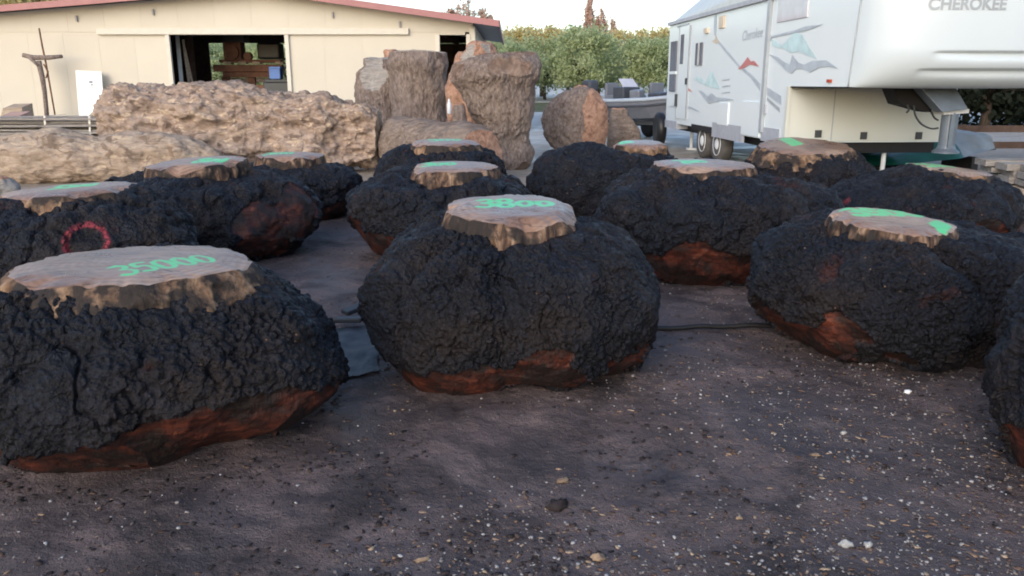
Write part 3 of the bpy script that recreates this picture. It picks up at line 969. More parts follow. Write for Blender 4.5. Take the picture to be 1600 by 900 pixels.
def upright(name, label, cat, rows, Y, ky, bark, facets, res, seed, lump=0.05, capname="sawn_end", capmat=None, barkfn=furrow,
            wname="bare_wood", wmat=None, group=None, captilt=0.0, flatk=0.9):
    """a standing solid whose cross-sections follow (pixel row, left, right) at distance Y, lowest first"""
    z = [atY(800, r[0], Y)[2] for r in rows]
    z[0] = min(z[0], -0.02)
    cx = [((r[1] + r[2]) / 2 - 800) / FPX * depth(Y, zz) for r, zz in zip(rows, z)]
    rx = [(r[2] - r[1]) / 2 / FPX * depth(Y, zz) for r, zz in zip(rows, z)]
    nph, nt = res
    zt = np.linspace(z[0], z[-1], nt)
    C_ = interp_rows(z, np.stack([cx, rx], -1), zt)
    th = np.linspace(0, 2 * np.pi, nph, endpoint=False)
    phi = th - 0.3 * np.sin(th)
    root = thing(name, label, cat, (cx[0], Y, 0), group)
    X = C_[:, :1] + np.sin(phi)[None] * C_[:, 1:]
    Yg = Y - np.cos(phi)[None] * C_[:, 1:] * ky
    P = np.stack([X, Yg, np.repeat(zt[:, None], nph, 1)], -1)
    P, _ = sculpt(P, root, "bark", bark, facets, wname, wmat or MAT['tornwood'], ((lump, 1.6), (lump * 0.5, 4.0)), barkfn, seed, 0.0, None, flatk)
    top = P[-1]
    c = top.mean(0)
    rows_ = []
    for i in range(10):
        s = i / 9
        p = c + (top - c) * (1 - s * 0.999)
        p[:, 2] += 0.03 * np.sin(min(1, s * 3) * math.pi / 2) + 0.05 * s * fbm(p * 3.0, seed + 2, 3) + captilt * s * 0.0
        rows_.append(p)
    T = np.array(rows_)
    split_mesh(T, np.zeros(T.shape[:2], dtype=int), root, [capname], [capmat or MAT['tornwood']])
    return root

def lying(name, label, cat, p0, p1, prof, bark, res, seed, sq=2.0, ky=1.0, lump=0.05, barkfn=furrow_h, capmat=None, facets=(), wname="bare_wood",
          group=None, capdome=0.05):
    """a lying log from p0 to p1 (axis centres); prof = [(t, radius)]; sq = superellipse exponent of its section"""
    p0, p1 = np.array(p0, float), np.array(p1, float)
    ax = (p1 - p0); L = np.linalg.norm(ax); ax /= L
    side = np.cross(ax, (0, 0, 1)); side /= np.linalg.norm(side)     # towards the camera for an axis along +X
    up = np.cross(side, ax)
    nph, nt = res
    t = np.linspace(0, 1, nt)
    rad = interp_rows([a for a, b in prof], np.array([b for a, b in prof]), t)
    phi = np.linspace(0, 2 * np.pi, nph, endpoint=False)
    c, s = np.cos(phi), np.sin(phi)
    e = 2.0 / sq
    cs, sn = np.sign(c) * np.abs(c) ** e, np.sign(s) * np.abs(s) ** e
    root = thing(name, label, cat, tuple((p0 + p1) / 2 * np.array([1, 1, 0])), group)
    P = (p0 + ax * (t[:, None, None] * L)) + side * (rad[:, None, None] * ky * cs[None, :, None]) + up * (rad[:, None, None] * sn[None, :, None])
    P = P[:, ::-1]
    P, _ = sculpt(P, root, "bark", bark, facets, wname, MAT['tornwood'], ((lump, 1.4), (lump * 0.5, 3.6)), barkfn, seed, 0.0)
    for end, sg in ((0, -1), (-1, 1)):
        r = P[end]; cc = r.mean(0)
        rows_ = []
        for i in range(9):
            k = i / 8
            p = cc + (r - cc) * (1 - k * 0.999) + ax * sg * (capdome * math.sin(k * math.pi / 2)) + ax[None] * (0.03 * k * fbm((cc + (r - cc) * (1 - k)) * 4, seed, 3))[:, None]
            rows_.append(p)
        T = np.array(rows_)
        if sg < 0: T = T[:, ::-1]
        split_mesh(T, np.zeros(T.shape[:2], dtype=int), root, ["sawn_end"], [capmat or bark])
    return root

lying("shaggy_log", "huge shaggy tan log lying across the yard in front of the barn door", "log",
      (*atY(176, 215, 14.2)[:2], 0.66), (*atY(590, 215, 14.2)[:2], 0.60),
      [(0, 0.60), (0.03, 0.69), (0.25, 0.72), (0.5, 0.74), (0.72, 0.66), (0.80, 0.66), (0.9, 0.52), (0.97, 0.50), (1, 0.40)],
      MAT['mound'], (200, 300), 101, 3.0, 0.95, 0.07, shaggy, MAT['tanlog'])
lying("tan_log", "long pale tan log at far left below the grey lumber bundle", "log",
      (*atY(-190, 250, 12.3)[:2], 0.40), (*atY(345, 258, 12.9)[:2], 0.30),
      [(0, 0.36), (0.3, 0.37), (0.55, 0.41), (0.8, 0.36), (0.93, 0.30), (1, 0.12)], MAT['tanlog'], (120, 240), 103, 2.3, 1.0, 0.06, furrow_h)
lying("fallen_trunk", "lying grey-brown trunk with bare orange end in front of the standing trunks", "log",
      (*atY(614, 215, 14.4)[:2], 0.46), (*atY(752, 218, 12.3)[:2], 0.42),
      [(0, 0.36), (0.06, 0.43), (0.3, 0.44), (0.7, 0.44), (0.92, 0.46), (1, 0.40)], MAT['logbark_h'], (150, 170), 107, 2.2, 1.0, 0.03, furrow_h, MAT['tornwood'],
      ((40, -15, 0.05),), capdome=0.06)
upright("standing_trunk", "right and largest standing trunk, flared at its foot with torn top", "tree trunk",
        [(268, 776, 822), (255, 770, 830), (240, 772, 834), (222, 770, 826), (200, 752, 826), (170, 735, 832), (140, 722, 836), (112, 706, 842), (100, 716, 842), (86, 746, 834)],
        14.6, 0.85, MAT['logbark'], ((14, 28, 0.11), (-62, 16, 0.07), (30, -46, 0.13)), (260, 150), 109, 0.035, wmat=MAT['torndull'], capmat=MAT['torndull'])
upright("standing_trunk", "middle standing trunk with flat pale top between two others", "tree trunk",
        [(236, 610, 702), (200, 612, 699), (160, 612, 699), (120, 608, 700), (98, 605, 704), (82, 610, 700)],
        17.0, 0.9, MAT['logbark'], ((50, 22, 0.06), (-85, -5, 0.05)), (220, 120), 113, 0.03, wmat=MAT['torndull'], capmat=MAT['lumber_tan'])
upright("standing_trunk", "shortest standing trunk at left, lower half dark and pale collar above", "tree trunk",
        [(236, 572, 640), (200, 566, 640), (160, 560, 632), (125, 559, 632), (113, 562, 628), (104, 571, 620), (92, 571, 610)],
        17.4, 0.95, MAT['logbark'], ((-8, 28, 0.12),), (220, 110), 127, 0.025, wmat=MAT['lumber'], capmat=MAT['lumber'])
upright("wood_chunk", "small torn reddish chunk standing up between the left and middle trunks", "wood chunk",
        [(130, 606, 622), (108, 604, 624), (90, 602, 622), (80, 603, 617)], 17.7, 0.8, MAT['tornwood'], ((-20, 25, 0.05),), (60, 30), 131, 0.04)
upright("wood_chunk", "knobby torn root with pale sawn stub beside the largest standing trunk", "wood chunk",
        [(150, 712, 760), (112, 708, 765), (95, 716, 768), (80, 733, 770), (70, 740, 766)], 15.9, 0.8, MAT['tornwood'], ((35, 30, 0.09), (-30, 20, 0.08)), (90, 50), 137, 0.09,
        wmat=MAT['lumber'])
upright("wood_chunk", "small grey wood block on the lying trunk beside the bottle", "wood chunk",
        [(185, 708, 730), (172, 708, 728), (164, 710, 726)], 14.1, 0.9, MAT['logbark'], (), (40, 16), 139, 0.03)
upright("round_slab", "round upright slab, grey bark at left and torn orange wood at right", "wood slab",
        [(243, 882, 932), (232, 864, 946), (215, 852, 955), (190, 850, 957), (165, 855, 953), (148, 870, 938), (136, 893, 918)],
        16.6, 0.55, MAT['logbark'], ((52, 4, 0.40), (20, -40, 0.12)), (180, 120), 149, 0.03, barkfn=knobbly, flatk=0.35)
upright("slab_stump", "dull brown slab leaning behind the round upright slab", "wood slab",
        [(228, 950, 1003), (205, 950, 999), (185, 952, 988), (171, 955, 978)], 18.0, 0.5, MAT['logbark_h'], (), (90, 50), 151, 0.03)
upright("wood_chunk", "pale dry stump in the left edge of the photo beside the ringed burl", "wood chunk",
        [(330, -30, 22), (305, -34, 28), (288, -30, 24), (280, -20, 12)], 9.4, 0.9, MAT['lumber'], (), (60, 30), 157, 0.06)

bt = thing("water_bottle", "clear plastic bottle with white cap standing on the lying trunk", "bottle", tuple(atY(702, 178, 13.7)))
bl = bt.location
B().lathe(bl, [(0.03, 0), (0.036, 0.01), (0.036, 0.15), (0.03, 0.18), (0.014, 0.215)], 16).obj("bottle_body", plain("bottle_plastic", (0.55, 0.60, 0.66), 0.15, 0.5), bt, True)
B().lathe((bl[0], bl[1], bl[2] + 0.212), [(0.018, 0), (0.018, 0.028), (0.014, 0.032)], 12).obj("bottle_cap", MAT['white'], bt)

# ------------------------------------------------------------------ barn
BY = 24.0
RIDGE = (-7.33, 4.10)
def roof_z(x):
    return RIDGE[1] - (0.134 * (x - RIDGE[0]) if x > RIDGE[0] else 0.078 * (RIDGE[0] - x))
barn = thing("barn", "cream metal barn with low red-edged gable roof and open doorway", "barn", (-9, BY, 0))
XR, XL = -1.12, -19.0
DX0, DX1, DZ = -9.82, -6.50, 2.88
WX0, WX1 = -2.10, -1.30
def panel(x0, x1, z0, ztop0, ztop1, y=BY, th=0.05):
    return B().prism([(x0, y, z0), (x1, y, z0), (x1, y, ztop1), (x0, y, ztop0)], (0, th, 0))
HDR = 2.90
def put_panels(x0, x1, z0, zt, name="wall_panel"):
    n = max(1, round((x1 - x0) / 1.05))
    for i in range(n):
        a = x0 + (x1 - x0) * i / n; b = x0 + (x1 - x0) * (i + 1) / n
        g = 0.002
        za = zt if zt else roof_z(a) - 0.1
        zb_ = zt if zt else roof_z(b) - 0.1
        if not zt and a < RIDGE[0] < b:
            o = B().prism([(a + g, BY, z0), (b - g, BY, z0), (b - g, BY, zb_), (RIDGE[0], BY, RIDGE[1] - 0.1), (a + g, BY, za)], (0, 0.05, 0)).obj(name, MAT['wall'], barn)
        else:
            o = panel(a + g, b - g, z0, za, zb_).obj(name, MAT['wall'], barn)
put_panels(XL, DX0, 0, HDR - 0.02)
put_panels(DX1, WX0, 0, HDR - 0.02)
put_panels(XL, XR, HDR + 0.02, None, "gable_panel")
panel(XL, XR, 0.0, 0.35, 0.35, BY + 0.06, 0.04)
# backing behind the panel seams, door jambs, header track, corner posts
bk = B()
bk.box(((XL + DX0) / 2, BY + 0.036, 1.45), (DX0 - XL - 0.1, 0.06, 2.9))
bk.box(((DX1 + WX0) / 2, BY + 0.036, 1.45), (WX0 - DX1 - 0.1, 0.06, 2.9))
bk.prism([(XL, BY + 0.006, HDR + 0.025), (XR - .01, BY + 0.006, HDR + 0.025), (XR - .01, BY + 0.006, roof_z(XR) - 0.12), (RIDGE[0], BY + 0.006, RIDGE[1] - 0.12), (XL, BY + 0.006, roof_z(XL) - 0.12)], (0, 0.05, 0))
bk.box(((XL + XR) / 2 - 0.1, BY + 0.03, HDR), (XR - XL - 0.25, 0.03, 0.12))
bk.obj("wall_backing", MAT['wall'], barn)
B().box((-7.4, BY - 0.05, HDR + 0.04), (8.9, 0.12, 0.16)).box((-7.4, BY - 0.085, HDR - 0.04), (8.9, 0.05, 0.03)).obj("door_track", MAT['trim'], barn, bevel=0.01)
for x in (DX0 - 0.04, DX1 + 0.05):
    B().box((x, BY - 0.03, 1.43), (0.12, 0.10, 2.86)).obj("door_jamb", MAT['trim'], barn, bevel=0.01)
for x in (WX0 - 0.03, WX1 + 0.05):
    B().box((x, BY - 0.02, 1.43), (0.12, 0.10, 2.86)).obj("opening_jamb", MAT['trim'], barn, bevel=0.01)
B().box((XR - 0.02, BY + 0.02, 1.5), (0.16, 0.12, 3.02)).obj("corner_post", MAT['trim'], barn)
B().box((XR + 0.02, BY + 5.1, 1.55), (0.06, 10.0, 3.1)).obj("side_wall", MAT['wall'], barn)
B().box((XL, BY + 5.1, 1.55), (0.06, 10.0, 3.1)).obj("side_wall", MAT['wall'], barn)
# roof: two slopes with corrugated edge, red fascia, soffit
for x0, x1, nm in ((XL - 0.8, RIDGE[0], "roof_slope"), (RIDGE[0], -0.36, "roof_slope")):
    B().prism([(x0, BY - 0.55, roof_z(x0) + 0.0), (x1, BY - 0.55, roof_z(x1) + 0.0), (x1, BY - 0.55, roof_z(x1) - 0.05), (x0, BY - 0.55, roof_z(x0) - 0.05)], (0, 11.2, 0)).obj(nm, MAT['soffit'], barn)
    B().prism([(x0, BY - 0.60, roof_z(x0) + 0.03), (x1, BY - 0.60, roof_z(x1) + 0.03), (x1, BY - 0.60, roof_z(x1) - 0.14), (x0, BY - 0.60, roof_z(x0) - 0.14)], (0, 0.045, 0)).obj("fascia", MAT['roofred'], barn)
B().box((-0.36, BY + 5, roof_z(-0.36) - 0.05), (0.05, 11.1, 0.18)).obj("eave_gutter", MAT['roofred'], barn)
for x in (-16.6, -12.4, -10.2, -5.1, -3.2):
    B().box((x, BY - 0.04, roof_z(x) - 0.42), (0.05, 0.06, 0.16)).obj("wall_bracket", MAT['soffit'], barn)
# interior: back wall with an open bay, floor slab, posts, rafters
BB = BY + 9.6
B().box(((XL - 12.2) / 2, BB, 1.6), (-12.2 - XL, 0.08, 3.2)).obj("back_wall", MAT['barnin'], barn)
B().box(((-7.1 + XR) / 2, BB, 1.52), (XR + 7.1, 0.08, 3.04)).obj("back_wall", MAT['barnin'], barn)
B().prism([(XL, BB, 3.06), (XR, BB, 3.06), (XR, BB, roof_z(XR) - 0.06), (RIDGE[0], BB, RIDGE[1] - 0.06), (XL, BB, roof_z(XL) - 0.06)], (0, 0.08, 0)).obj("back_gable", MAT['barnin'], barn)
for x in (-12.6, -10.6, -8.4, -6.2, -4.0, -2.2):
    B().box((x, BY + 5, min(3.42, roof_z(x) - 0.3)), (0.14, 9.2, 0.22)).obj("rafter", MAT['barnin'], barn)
for x, y in ((-10.4, BY + 3), (-6.3, BY + 3), (-3.0, BY + 5)):
    B().box((x, y, 1.5), (0.16, 0.16, 3.0)).obj("post", MAT['barnin'], barn)

# things inside the barn
IY = 27.0
def ip(px, py, Y=IY):
    return atY(px, py, Y)
def rect_obj(name, px0, py0, px1, py1, Y, dy, mat, parent, bevel=0.02, smooth=False):
    a, b = ip(px0, py1, Y), ip(px1, py0, Y)
    return B().box(((a[0] + b[0]) / 2, Y + dy / 2, (a[2] + b[2]) / 2), (abs(b[0] - a[0]), dy, abs(b[2] - a[2]))).obj(name, mat, parent, smooth, bevel)
sm = thing("sawmill", "rusty brown sawmill carriage with black engine inside the barn doorway", "sawmill", (ip(390, 150)[0], IY, 0))
rect_obj("mill_head", 350, 54, 374, 96, IY, 0.5, MAT['machine'], sm)
rect_obj("hood", 346, 52, 380, 66, IY - 0.05, 0.65, MAT['black'], sm)
c = ip(363, 82)
B().lathe((c[0], IY - 0.1, c[2]), [(0.10, 0), (0.23, 0.0), (0.23, 0.08), (0.10, 0.08)], 24, 'Y').obj("saw_wheel", MAT['machine'], sm)
c = ip(387, 88)
B().lathe((c[0], IY - 0.05, c[2]), [(0.05, 0), (0.13, 0.0), (0.13, 0.2), (0.05, 0.2)], 18, 'Y').obj("pulley", MAT['machine'], sm)
rect_obj("engine_box", 402, 67, 436, 92, IY, 0.55, MAT['black'], sm, 0.06)
rect_obj("deck_beam", 342, 93, 438, 98, IY, 0.4, MAT['machine'], sm)
for x in (349, 372, 394, 430):
    rect_obj("packing_block", x, 96, x + 12, 100, IY - 0.02, 0.3, MAT['lumber_tan'], sm)
rect_obj("cross_beam", 333, 101, 440, 112, IY - 0.1, 0.3, MAT['machine'], sm)
rect_obj("rail", 348, 112, 430, 121, IY, 0.5, MAT['machine'], sm)
rect_obj("rail", 350, 122, 420, 129, IY + 0.2, 0.3, MAT['logbark'], sm)
for x in (352, 392, 432):
    rect_obj("leg", x, 120, x + 6, 190, IY + 0.1, 0.12, MAT['machine'], sm)
hose = [ip(438, 97), ip(446, 92), ip(449, 100), ip(443, 112), ip(449, 125), ip(452, 150)]
o = B().tube([tuple(p) for p in smooth_path(hose)], 0.035, 8).obj("rubber_hose", MAT['black'], sm, True)
wb = thing("workbench", "brown timber bench low in the barn doorway under the sawmill", "bench", (ip(385, 150)[0], 26.2, 0))
rect_obj("bench_top", 332, 133, 428, 142, 26.0, 0.7, MAT['machine'], wb)
rect_obj("bench_panel", 340, 142, 420, 152, 26.1, 0.5, plain("red_brown_board", (0.16, 0.075, 0.05)), wb)
for x in (338, 424):
    rect_obj("leg", x - 3, 150, x + 3, 195, 26.2, 0.1, MAT['machine'], wb)
c = ip(338, 142, 25.8)
wd = thing("red_drum", "small red orange drum lying at the left end of the barn bench", "drum", tuple(c))
B().lathe((c[0], c[1], c[2]), [(0.10, -0.15), (0.155, -0.13), (0.155, 0.13), (0.10, 0.15)], 24, 'Y').obj("drum_shell", MAT['redpaint'], wd)
B().lathe((c[0], c[1], c[2]), [(0.04, -0.17), (0.04, -0.148)], 12, 'Y').obj("bung", MAT['machine'], wd)
bn = thing("dark_bin", "dark grey plastic bin at the right of the barn doorway", "bin", (ip(434, 150, 25.7)[0], 25.7, 0))
rect_obj("bin_body", 415, 128, 453, 195, 25.5, 0.6, MAT['dkgrey'], bn, 0.04)
rect_obj("bin_lid", 413, 124, 453, 129, 25.45, 0.7, MAT['dkgrey'], bn, 0.03)
rect_obj("bin_band", 414, 143, 453, 147, 25.44, 0.6, MAT['metal'], bn, 0.01)
cr = thing("blue_crate", "small blue plastic crate on the dark bin in the barn", "crate", tuple(ip(429, 124, 25.8)))
rect_obj("crate_body", 421, 106, 437, 123.6, 25.65, 0.35, MAT['blue'], cr, 0.02)
rect_obj("crate_rim", 420, 104, 438, 107, 25.62, 0.40, MAT['blue'], cr, 0.01)
sk = thing("sack", "grey white sack slumped on the log at the barn doorway", "sack", tuple(ip(313, 150, 25.0)))
c = ip(313, 142, 25.0)
sv = B()
P = []
for i in range(9):
    a = math.pi * i / 8
    P.append([])
Vs, Fs = [], []
for i in range(10):
    th_ = math.pi * (i + 0.02) / 9.04
    for k in range(20):
        ph_ = 2 * math.pi * k / 20
        n_ = 1 + 0.16 * float(fbm(np.array([math.cos(ph_) * 1.5, math.sin(ph_) * 1.5, th_ * 1.2]), 5, 3))
        Vs.append((c[0] + 0.27 * n_ * math.sin(th_) * math.cos(ph_), 25.0 + 0.22 * n_ * math.sin(th_) * math.sin(ph_), c[2] - 0.03 + 0.26 * n_ * math.cos(th_) * (1 if th_ < 1.6 else 1.0)))
for i in range(9):
    for k in range(20):
        Fs.append((i * 20 + k, (i + 1) * 20 + k, (i + 1) * 20 + (k + 1) % 20, i * 20 + (k + 1) % 20))
mk("sack_body", Vs, Fs, MAT['sack'], sk, True)
B().tube([(c[0] - 0.02, 24.95, c[2] + 0.19), (c[0] + 0.02, 24.95, c[2] + 0.27)], [0.05, 0.03], 8).obj("sack_neck", MAT['sack'], sk)
for k, (x0, y0, x1, y1, r_, m_, lb) in enumerate(((277, 56, 286, 160, 0.055, 'galv', "pale grey pole leaning just inside the barn's left jamb"),
                                        (286, 62, 301, 160, 0.035, 'lumber_tan', "upright tan pole leaning inside the barn, left of the crossed one"),
                                        (288, 75, 313, 160, 0.035, 'lumber_tan', "most slanted tan pole leaning inside the barn by the sack"))):
    a, b = ip(x0, y0, 25.6), ip(x1, y1, 25.2)
    b[2] = 0.0
    o = B().bar(a, b, r_ * 2, r_ * 1.4).obj("leaning_pole", MAT[m_])
    tag(o, lb, "pole", "poles leaning inside the barn")
o = B().box((ip(296, 150, 24.6)[0], 24.6, ip(296, 151, 24.6)[2]), (0.55, 0.3, 0.06)).obj("white_board", MAT['white'], None, bevel=0.01)
tag(o, "short white board lying at the foot of the grey sack", "board")

# things against the barn wall
cp_ = thing("crooked_post", "weathered T-shaped wooden post with brace leaning on the barn wall", "post", (atY(72, 180, 23.3)[0], 23.3, 0))
def wp(px, py, Y=23.3): return tuple(atY(px, py, Y))
B().tube([wp(60, 95), wp(66, 120), wp(70, 145), wp(75, 200)], [0.075, 0.07, 0.06, 0.06], 10).obj("upright", MAT['logbark'], cp_, True)
B().tube([wp(36, 86), wp(52, 90), wp(75, 90), wp(97, 88)], [0.06, 0.07, 0.065, 0.05], 10).obj("crossbar", MAT['logbark'], cp_, True)
B().tube([wp(46, 90, 23.25), wp(60, 102, 23.25)], [0.05, 0.05], 8).obj("brace", MAT['logbark'], cp_, True)
B().tube([wp(61, 44, 23.35), wp(66, 72, 23.35), wp(72, 100, 23.35), wp(86, 180, 23.3)], [0.022, 0.025, 0.025, 0.022], 8).obj("rod", MAT['machine'], cp_, True)
B().tube([wp(68, 100), wp(75, 112), wp(72, 122)], [0.02, 0.025, 0.02], 8).obj("hook", MAT['machine'], cp_, True)
sg = thing("signboard", "white signboard with faded sideways lettering leaning against the barn", "sign", (atY(140, 180, 23.4)[0], 23.4, 0))
q = [atY(118, 110, 23.75), atY(158, 112, 23.75), atY(164, 186, 23.4), atY(124, 188, 23.4)]
nrm = np.cross(q[1] - q[0], q[3] - q[0]); nrm /= np.linalg.norm(nrm)
if nrm[1] > 0: nrm = -nrm
B().prism([tuple(p) for p in q], tuple(-nrm * 0.03)).obj("board", MAT['sign'], sg)
ux = (q[1] - q[0]); uy = (q[3] - q[0])
ik = B()
for (u, v, du, dv) in ((.50, .20, .15, .04), (.56, .26, .09, .03), (.51, .31, .16, .035), (.57, .355, .08, .03), (.50, .41, .17, .035), (.54, .46, .13, .04), (.58, .51, .10, .03), (.50, .56, .15, .035), (.53, .62, .16, .035)):
    p = q[0] + ux * u + uy * v + nrm * 0.004
    ik.prism([tuple(p), tuple(p + ux * du), tuple(p + ux * du * 0.9 + uy * dv), tuple(p + uy * dv)], tuple(nrm * 0.002))
ik.obj("lettering", MAT['ink'], sg)
for k, (x0, y0, x1, y1, Y, m_, lb) in enumerate(((128, 190, 190, 158, 22.6, 'lumber_tan', "wide tan sheet of plywood leaning below the white signboard"),
                                               (0, 185, 34, 168, 21.5, 'lumber_tan', "short tan board tilted on the lumber at the left edge"),
                                               (-10, 192, 30, 181, 20.8, 'pinkwood', "short pinkish board at the left edge above the grey lumber"))):
    a, b = atY(x0, y0, Y), atY(x1, y1, Y)
    o = B().prism([tuple(a), (b[0], Y, a[2] - 0.05), tuple(b), (b[0] - 0.5, Y, b[2] - 0.02)], (0, 0.5, 0.1)).obj("loose_board", MAT[m_])
    tag(o, lb, "board")

# ------------------------------------------------------------------ banded lumber, left, and plank pile, right
lb_ = thing("lumber_bundle", "steel-banded bundle of grey weathered boards on the tan log", "lumber", (atY(60, 215, 16.0)[0], 16.0, 0))
x0, x1 = atY(-60, 200, 16.0)[0], atY(180, 200, 16.0)[0]
zt, zb0 = atY(90, 183, 16)[2], atY(90, 216, 16)[2]
random.seed(5)
nlay = 6
for l in range(nlay):
    z = zb0 + (zt - zb0) * (l + 0.5) / nlay
    for d in range(3):
        xa, xb = x0 - random.uniform(0, 0.3), x1 - random.uniform(0, 0.35)
        th_ = (zt - zb0) / nlay * random.uniform(0.45, 0.85)
        B().bar((xa, 16.0 + d * 0.26 + random.uniform(-.08, .08), z + random.uniform(-.01, .01)), (xb, 16.0 + d * 0.26 + random.uniform(-.05, .05), z + random.uniform(-.02, .02)), 0.22, th_).obj("board", MAT['lumber'], lb_)
for px in (77, 146):
    xx = atY(px, 200, 16)[0]
    B().box((xx, 15.86, (zt + zb0) / 2), (0.035, 0.006, zt - zb0 + 0.06), ry=0.08).box((xx, 16.26, zt + 0.03), (0.035, 0.8, 0.006)).obj("steel_band", MAT['strap'], lb_)
for xx in (x0 + 0.4, (x0 + x1) / 2, x1 - 0.5):
    B().box((xx, 16.3, zb0 / 2 - 0.02), (0.2, 0.8, zb0 - 0.02)).obj("bearer", MAT['lumber'], lb_)
dbx = atY(180, 205, 16.1)
o = B().box((dbx[0], 16.35, zb0 + 0.12), (0.25, 0.5, 0.3), ry=0.3).obj("dark_case", MAT['dkgrey'], None, bevel=0.02)
tag(o, "small dark blue-grey case at the right end of the banded lumber", "case")

pp = thing("plank_pile", "pile of grey weathered planks at the right edge behind the burls", "planks", (5.9, 8.9, 0))
random.seed(9)
lay = [(z * 1.0, m) for z, m in [(0.06, 'lumber_tan'), (0.16, 'lumber_tan'), (0.27, 'lumber'), (0.38, 'lumber_tan'), (0.47, 'lumber'), (0.55, 'lumber'), (0.62, 'lumber')]]
for k, (z, m_) in enumerate(lay):
    for d in range(3):
        yy = 8.6 + d * 0.32
        xs = 5.42 + random.uniform(-.06, .12) + (0.25 if k < 3 else 0)
        B().bar((xs, yy, z + random.uniform(-.012, .012)), (xs + 2.6, yy - 0.35 + random.uniform(-.04, .04), z + random.uniform(-.03, .02)), 0.28, 0.055 + random.uniform(0, .02)).obj("plank", MAT[m_], pp)
o = B().bar((5.75, 9.25, 0.60), (6.4, 8.85, 0.62), 0.16, 0.05).obj("loose_plank", MAT['pinkwood'])
tag(o, "short pinkish plank lying loose on the plank pile at right edge", "plank")
o = B().bar((5.15, 9.9, 0.02), (6.8, 9.75, 0.05), 0.3, 0.07).obj("loose_plank", MAT['lumber_tan'])
tag(o, "tan plank on the ground behind the plank pile", "plank")
# ------------------------------------------------------------------ fifth-wheel camper
RVO = np.array([atY(1040, 190, 19.3)[0], 19.3, 0.0])
fw = np.array([0.073, -0.9973, 0.0]); rt = np.array([0.9973, 0.073, 0.0])
RVW, ZB, ZN, ZT = 2.66, 0.62, 1.455, 2.80
SF, SN = 6.95, 8.95
def rv(s, t, z):
    return tuple(RVO + fw * s + rt * t + np.array([0, 0, z]))
def side(px, py, off=0.0):
    """where the ray through a photo pixel meets the camper's flat side"""
    d = ray(px, py); o = np.array([0, 0, CAMH])
    k = ((RVO - o) @ rt) / (d @ rt)
    p = o + d * k
    return p - rt * off
camper = thing("camper_trailer", "white fifth-wheel camper with mountain graphics parked at right", "camper", tuple(RVO))
W3 = RVW
def rvbox(s0, s1, t0, t1, z0, z1):
    pts = [rv(s0, t0, z0), rv(s1, t0, z0), rv(s1, t0, z1), rv(s0, t0, z1)]
    return B().prism(pts, tuple(rt * (t1 - t0)))
# body: main box plus the over-cab box
side_out = [(0.0, ZB), (SF, ZB), (SF, ZN), (SN - 0.12, ZN), (SN - 0.05, ZN + 0.3), (SN + 0.05, ZT + 0.6), (0.75, ZT + 0.62), (0.0, ZT)]
bd = B()
# side wall up to the roof trim; the hipped shoulder above
body_out = [(0.0, ZB), (SF, ZB), (SF, ZN), (SN - 0.10, ZN), (SN, ZT - 0.4), (SN + 0.02, ZT), (0.0, ZT)]
bd.prism([rv(s, 0, z) for s, z in body_out], tuple(rt * W3))
bd.obj("body", MAT['rv'], camper)
hp = [rv(0, 0, ZT), rv(SN, 0, ZT + 0.35), rv(SN, W3, ZT + 0.35), rv(0, W3, ZT), rv(0.75, 0.75, ZT + 0.72), rv(SN, 0.45, ZT + 0.9), rv(SN, W3 - 0.45, ZT + 0.9), rv(0.75, W3 - 0.75, ZT + 0.72),
      rv(SN, 0, ZT), rv(SN, W3, ZT)]
B().add(hp, [(0, 1, 5, 4), (4, 5, 6, 7), (7, 6, 2, 3), (0, 4, 7, 3), (1, 2, 6, 5), (0, 8, 1), (3, 2, 9), (8, 9, 2, 1)]).obj("roof", MAT['rvroof'], camper)
B().bar(rv(-0.02, -0.03, ZT + 0.01), rv(SN, -0.03, ZT + 0.01), 0.06, 0.07).obj("roof_trim", MAT['rvgrey'], camper)
# nose cap
nz, nw = 200, 70
zs = np.linspace(0, 1, nz); ts = np.linspace(0, 1, nw)
Zc, Tc = np.meshgrid(zs, ts, indexing='ij')
edge = (1 - np.abs(2 * Tc - 1) ** 3.2) ** 0.6
vert = np.sin(np.clip(Zc * 5.0, 0, 1) * math.pi / 2) ** 0.6
bul = 0.62 * edge * (0.35 + 0.65 * np.clip(vert, 0, 1)) * (1 - 0.35 * Zc ** 2)
S_ = SN - 0.10 + 0.12 * np.clip(Zc * 2.2, 0, 1) + bul
Zv = ZN + 0.0 + (ZT + 1.0 - ZN) * Zc - 0.02 * edge * (1 - Zc)
for zc_, tw in ((ZN + 0.40, 0.36), (ZN + 0.20, 0.40)):
    u = np.clip(1 - ((Tc - 0.62) / tw) ** 2, 0, 1) ** 0.5
    dzz = (Zv - zc_)
    S_ = S_ - 0.075 * u * np.exp(-(dzz / 0.07) ** 2) * (dzz < 0) - 0.075 * u * np.clip(1 - dzz / 0.012, 0, 1) * (dzz >= 0)
CV = RVO + fw * S_[..., None] + rt * (Tc * W3)[..., None] + np.array([0, 0, 1]) * Zv[..., None]
i, j = np.meshgrid(np.arange(nz - 1), np.arange(nw - 1), indexing='ij')
CF = np.stack([i * nw + j, i * nw + j + 1, (i + 1) * nw + j + 1, (i + 1) * nw + j], -1).reshape(-1, 4)
mk("front_cap", CV.reshape(-1, 3), CF, MAT['rvcap'], camper, True)
ed = [RVO + fw * (S_[k, 0] - 0.01) + np.array([0, 0, Zv[k, 0]]) - rt * 0.004 for k in range(0, nz, 6)]
B().tube([tuple(p) for p in ed], 0.014, 6).obj("cap_seam", MAT['decal_light'], camper, True)
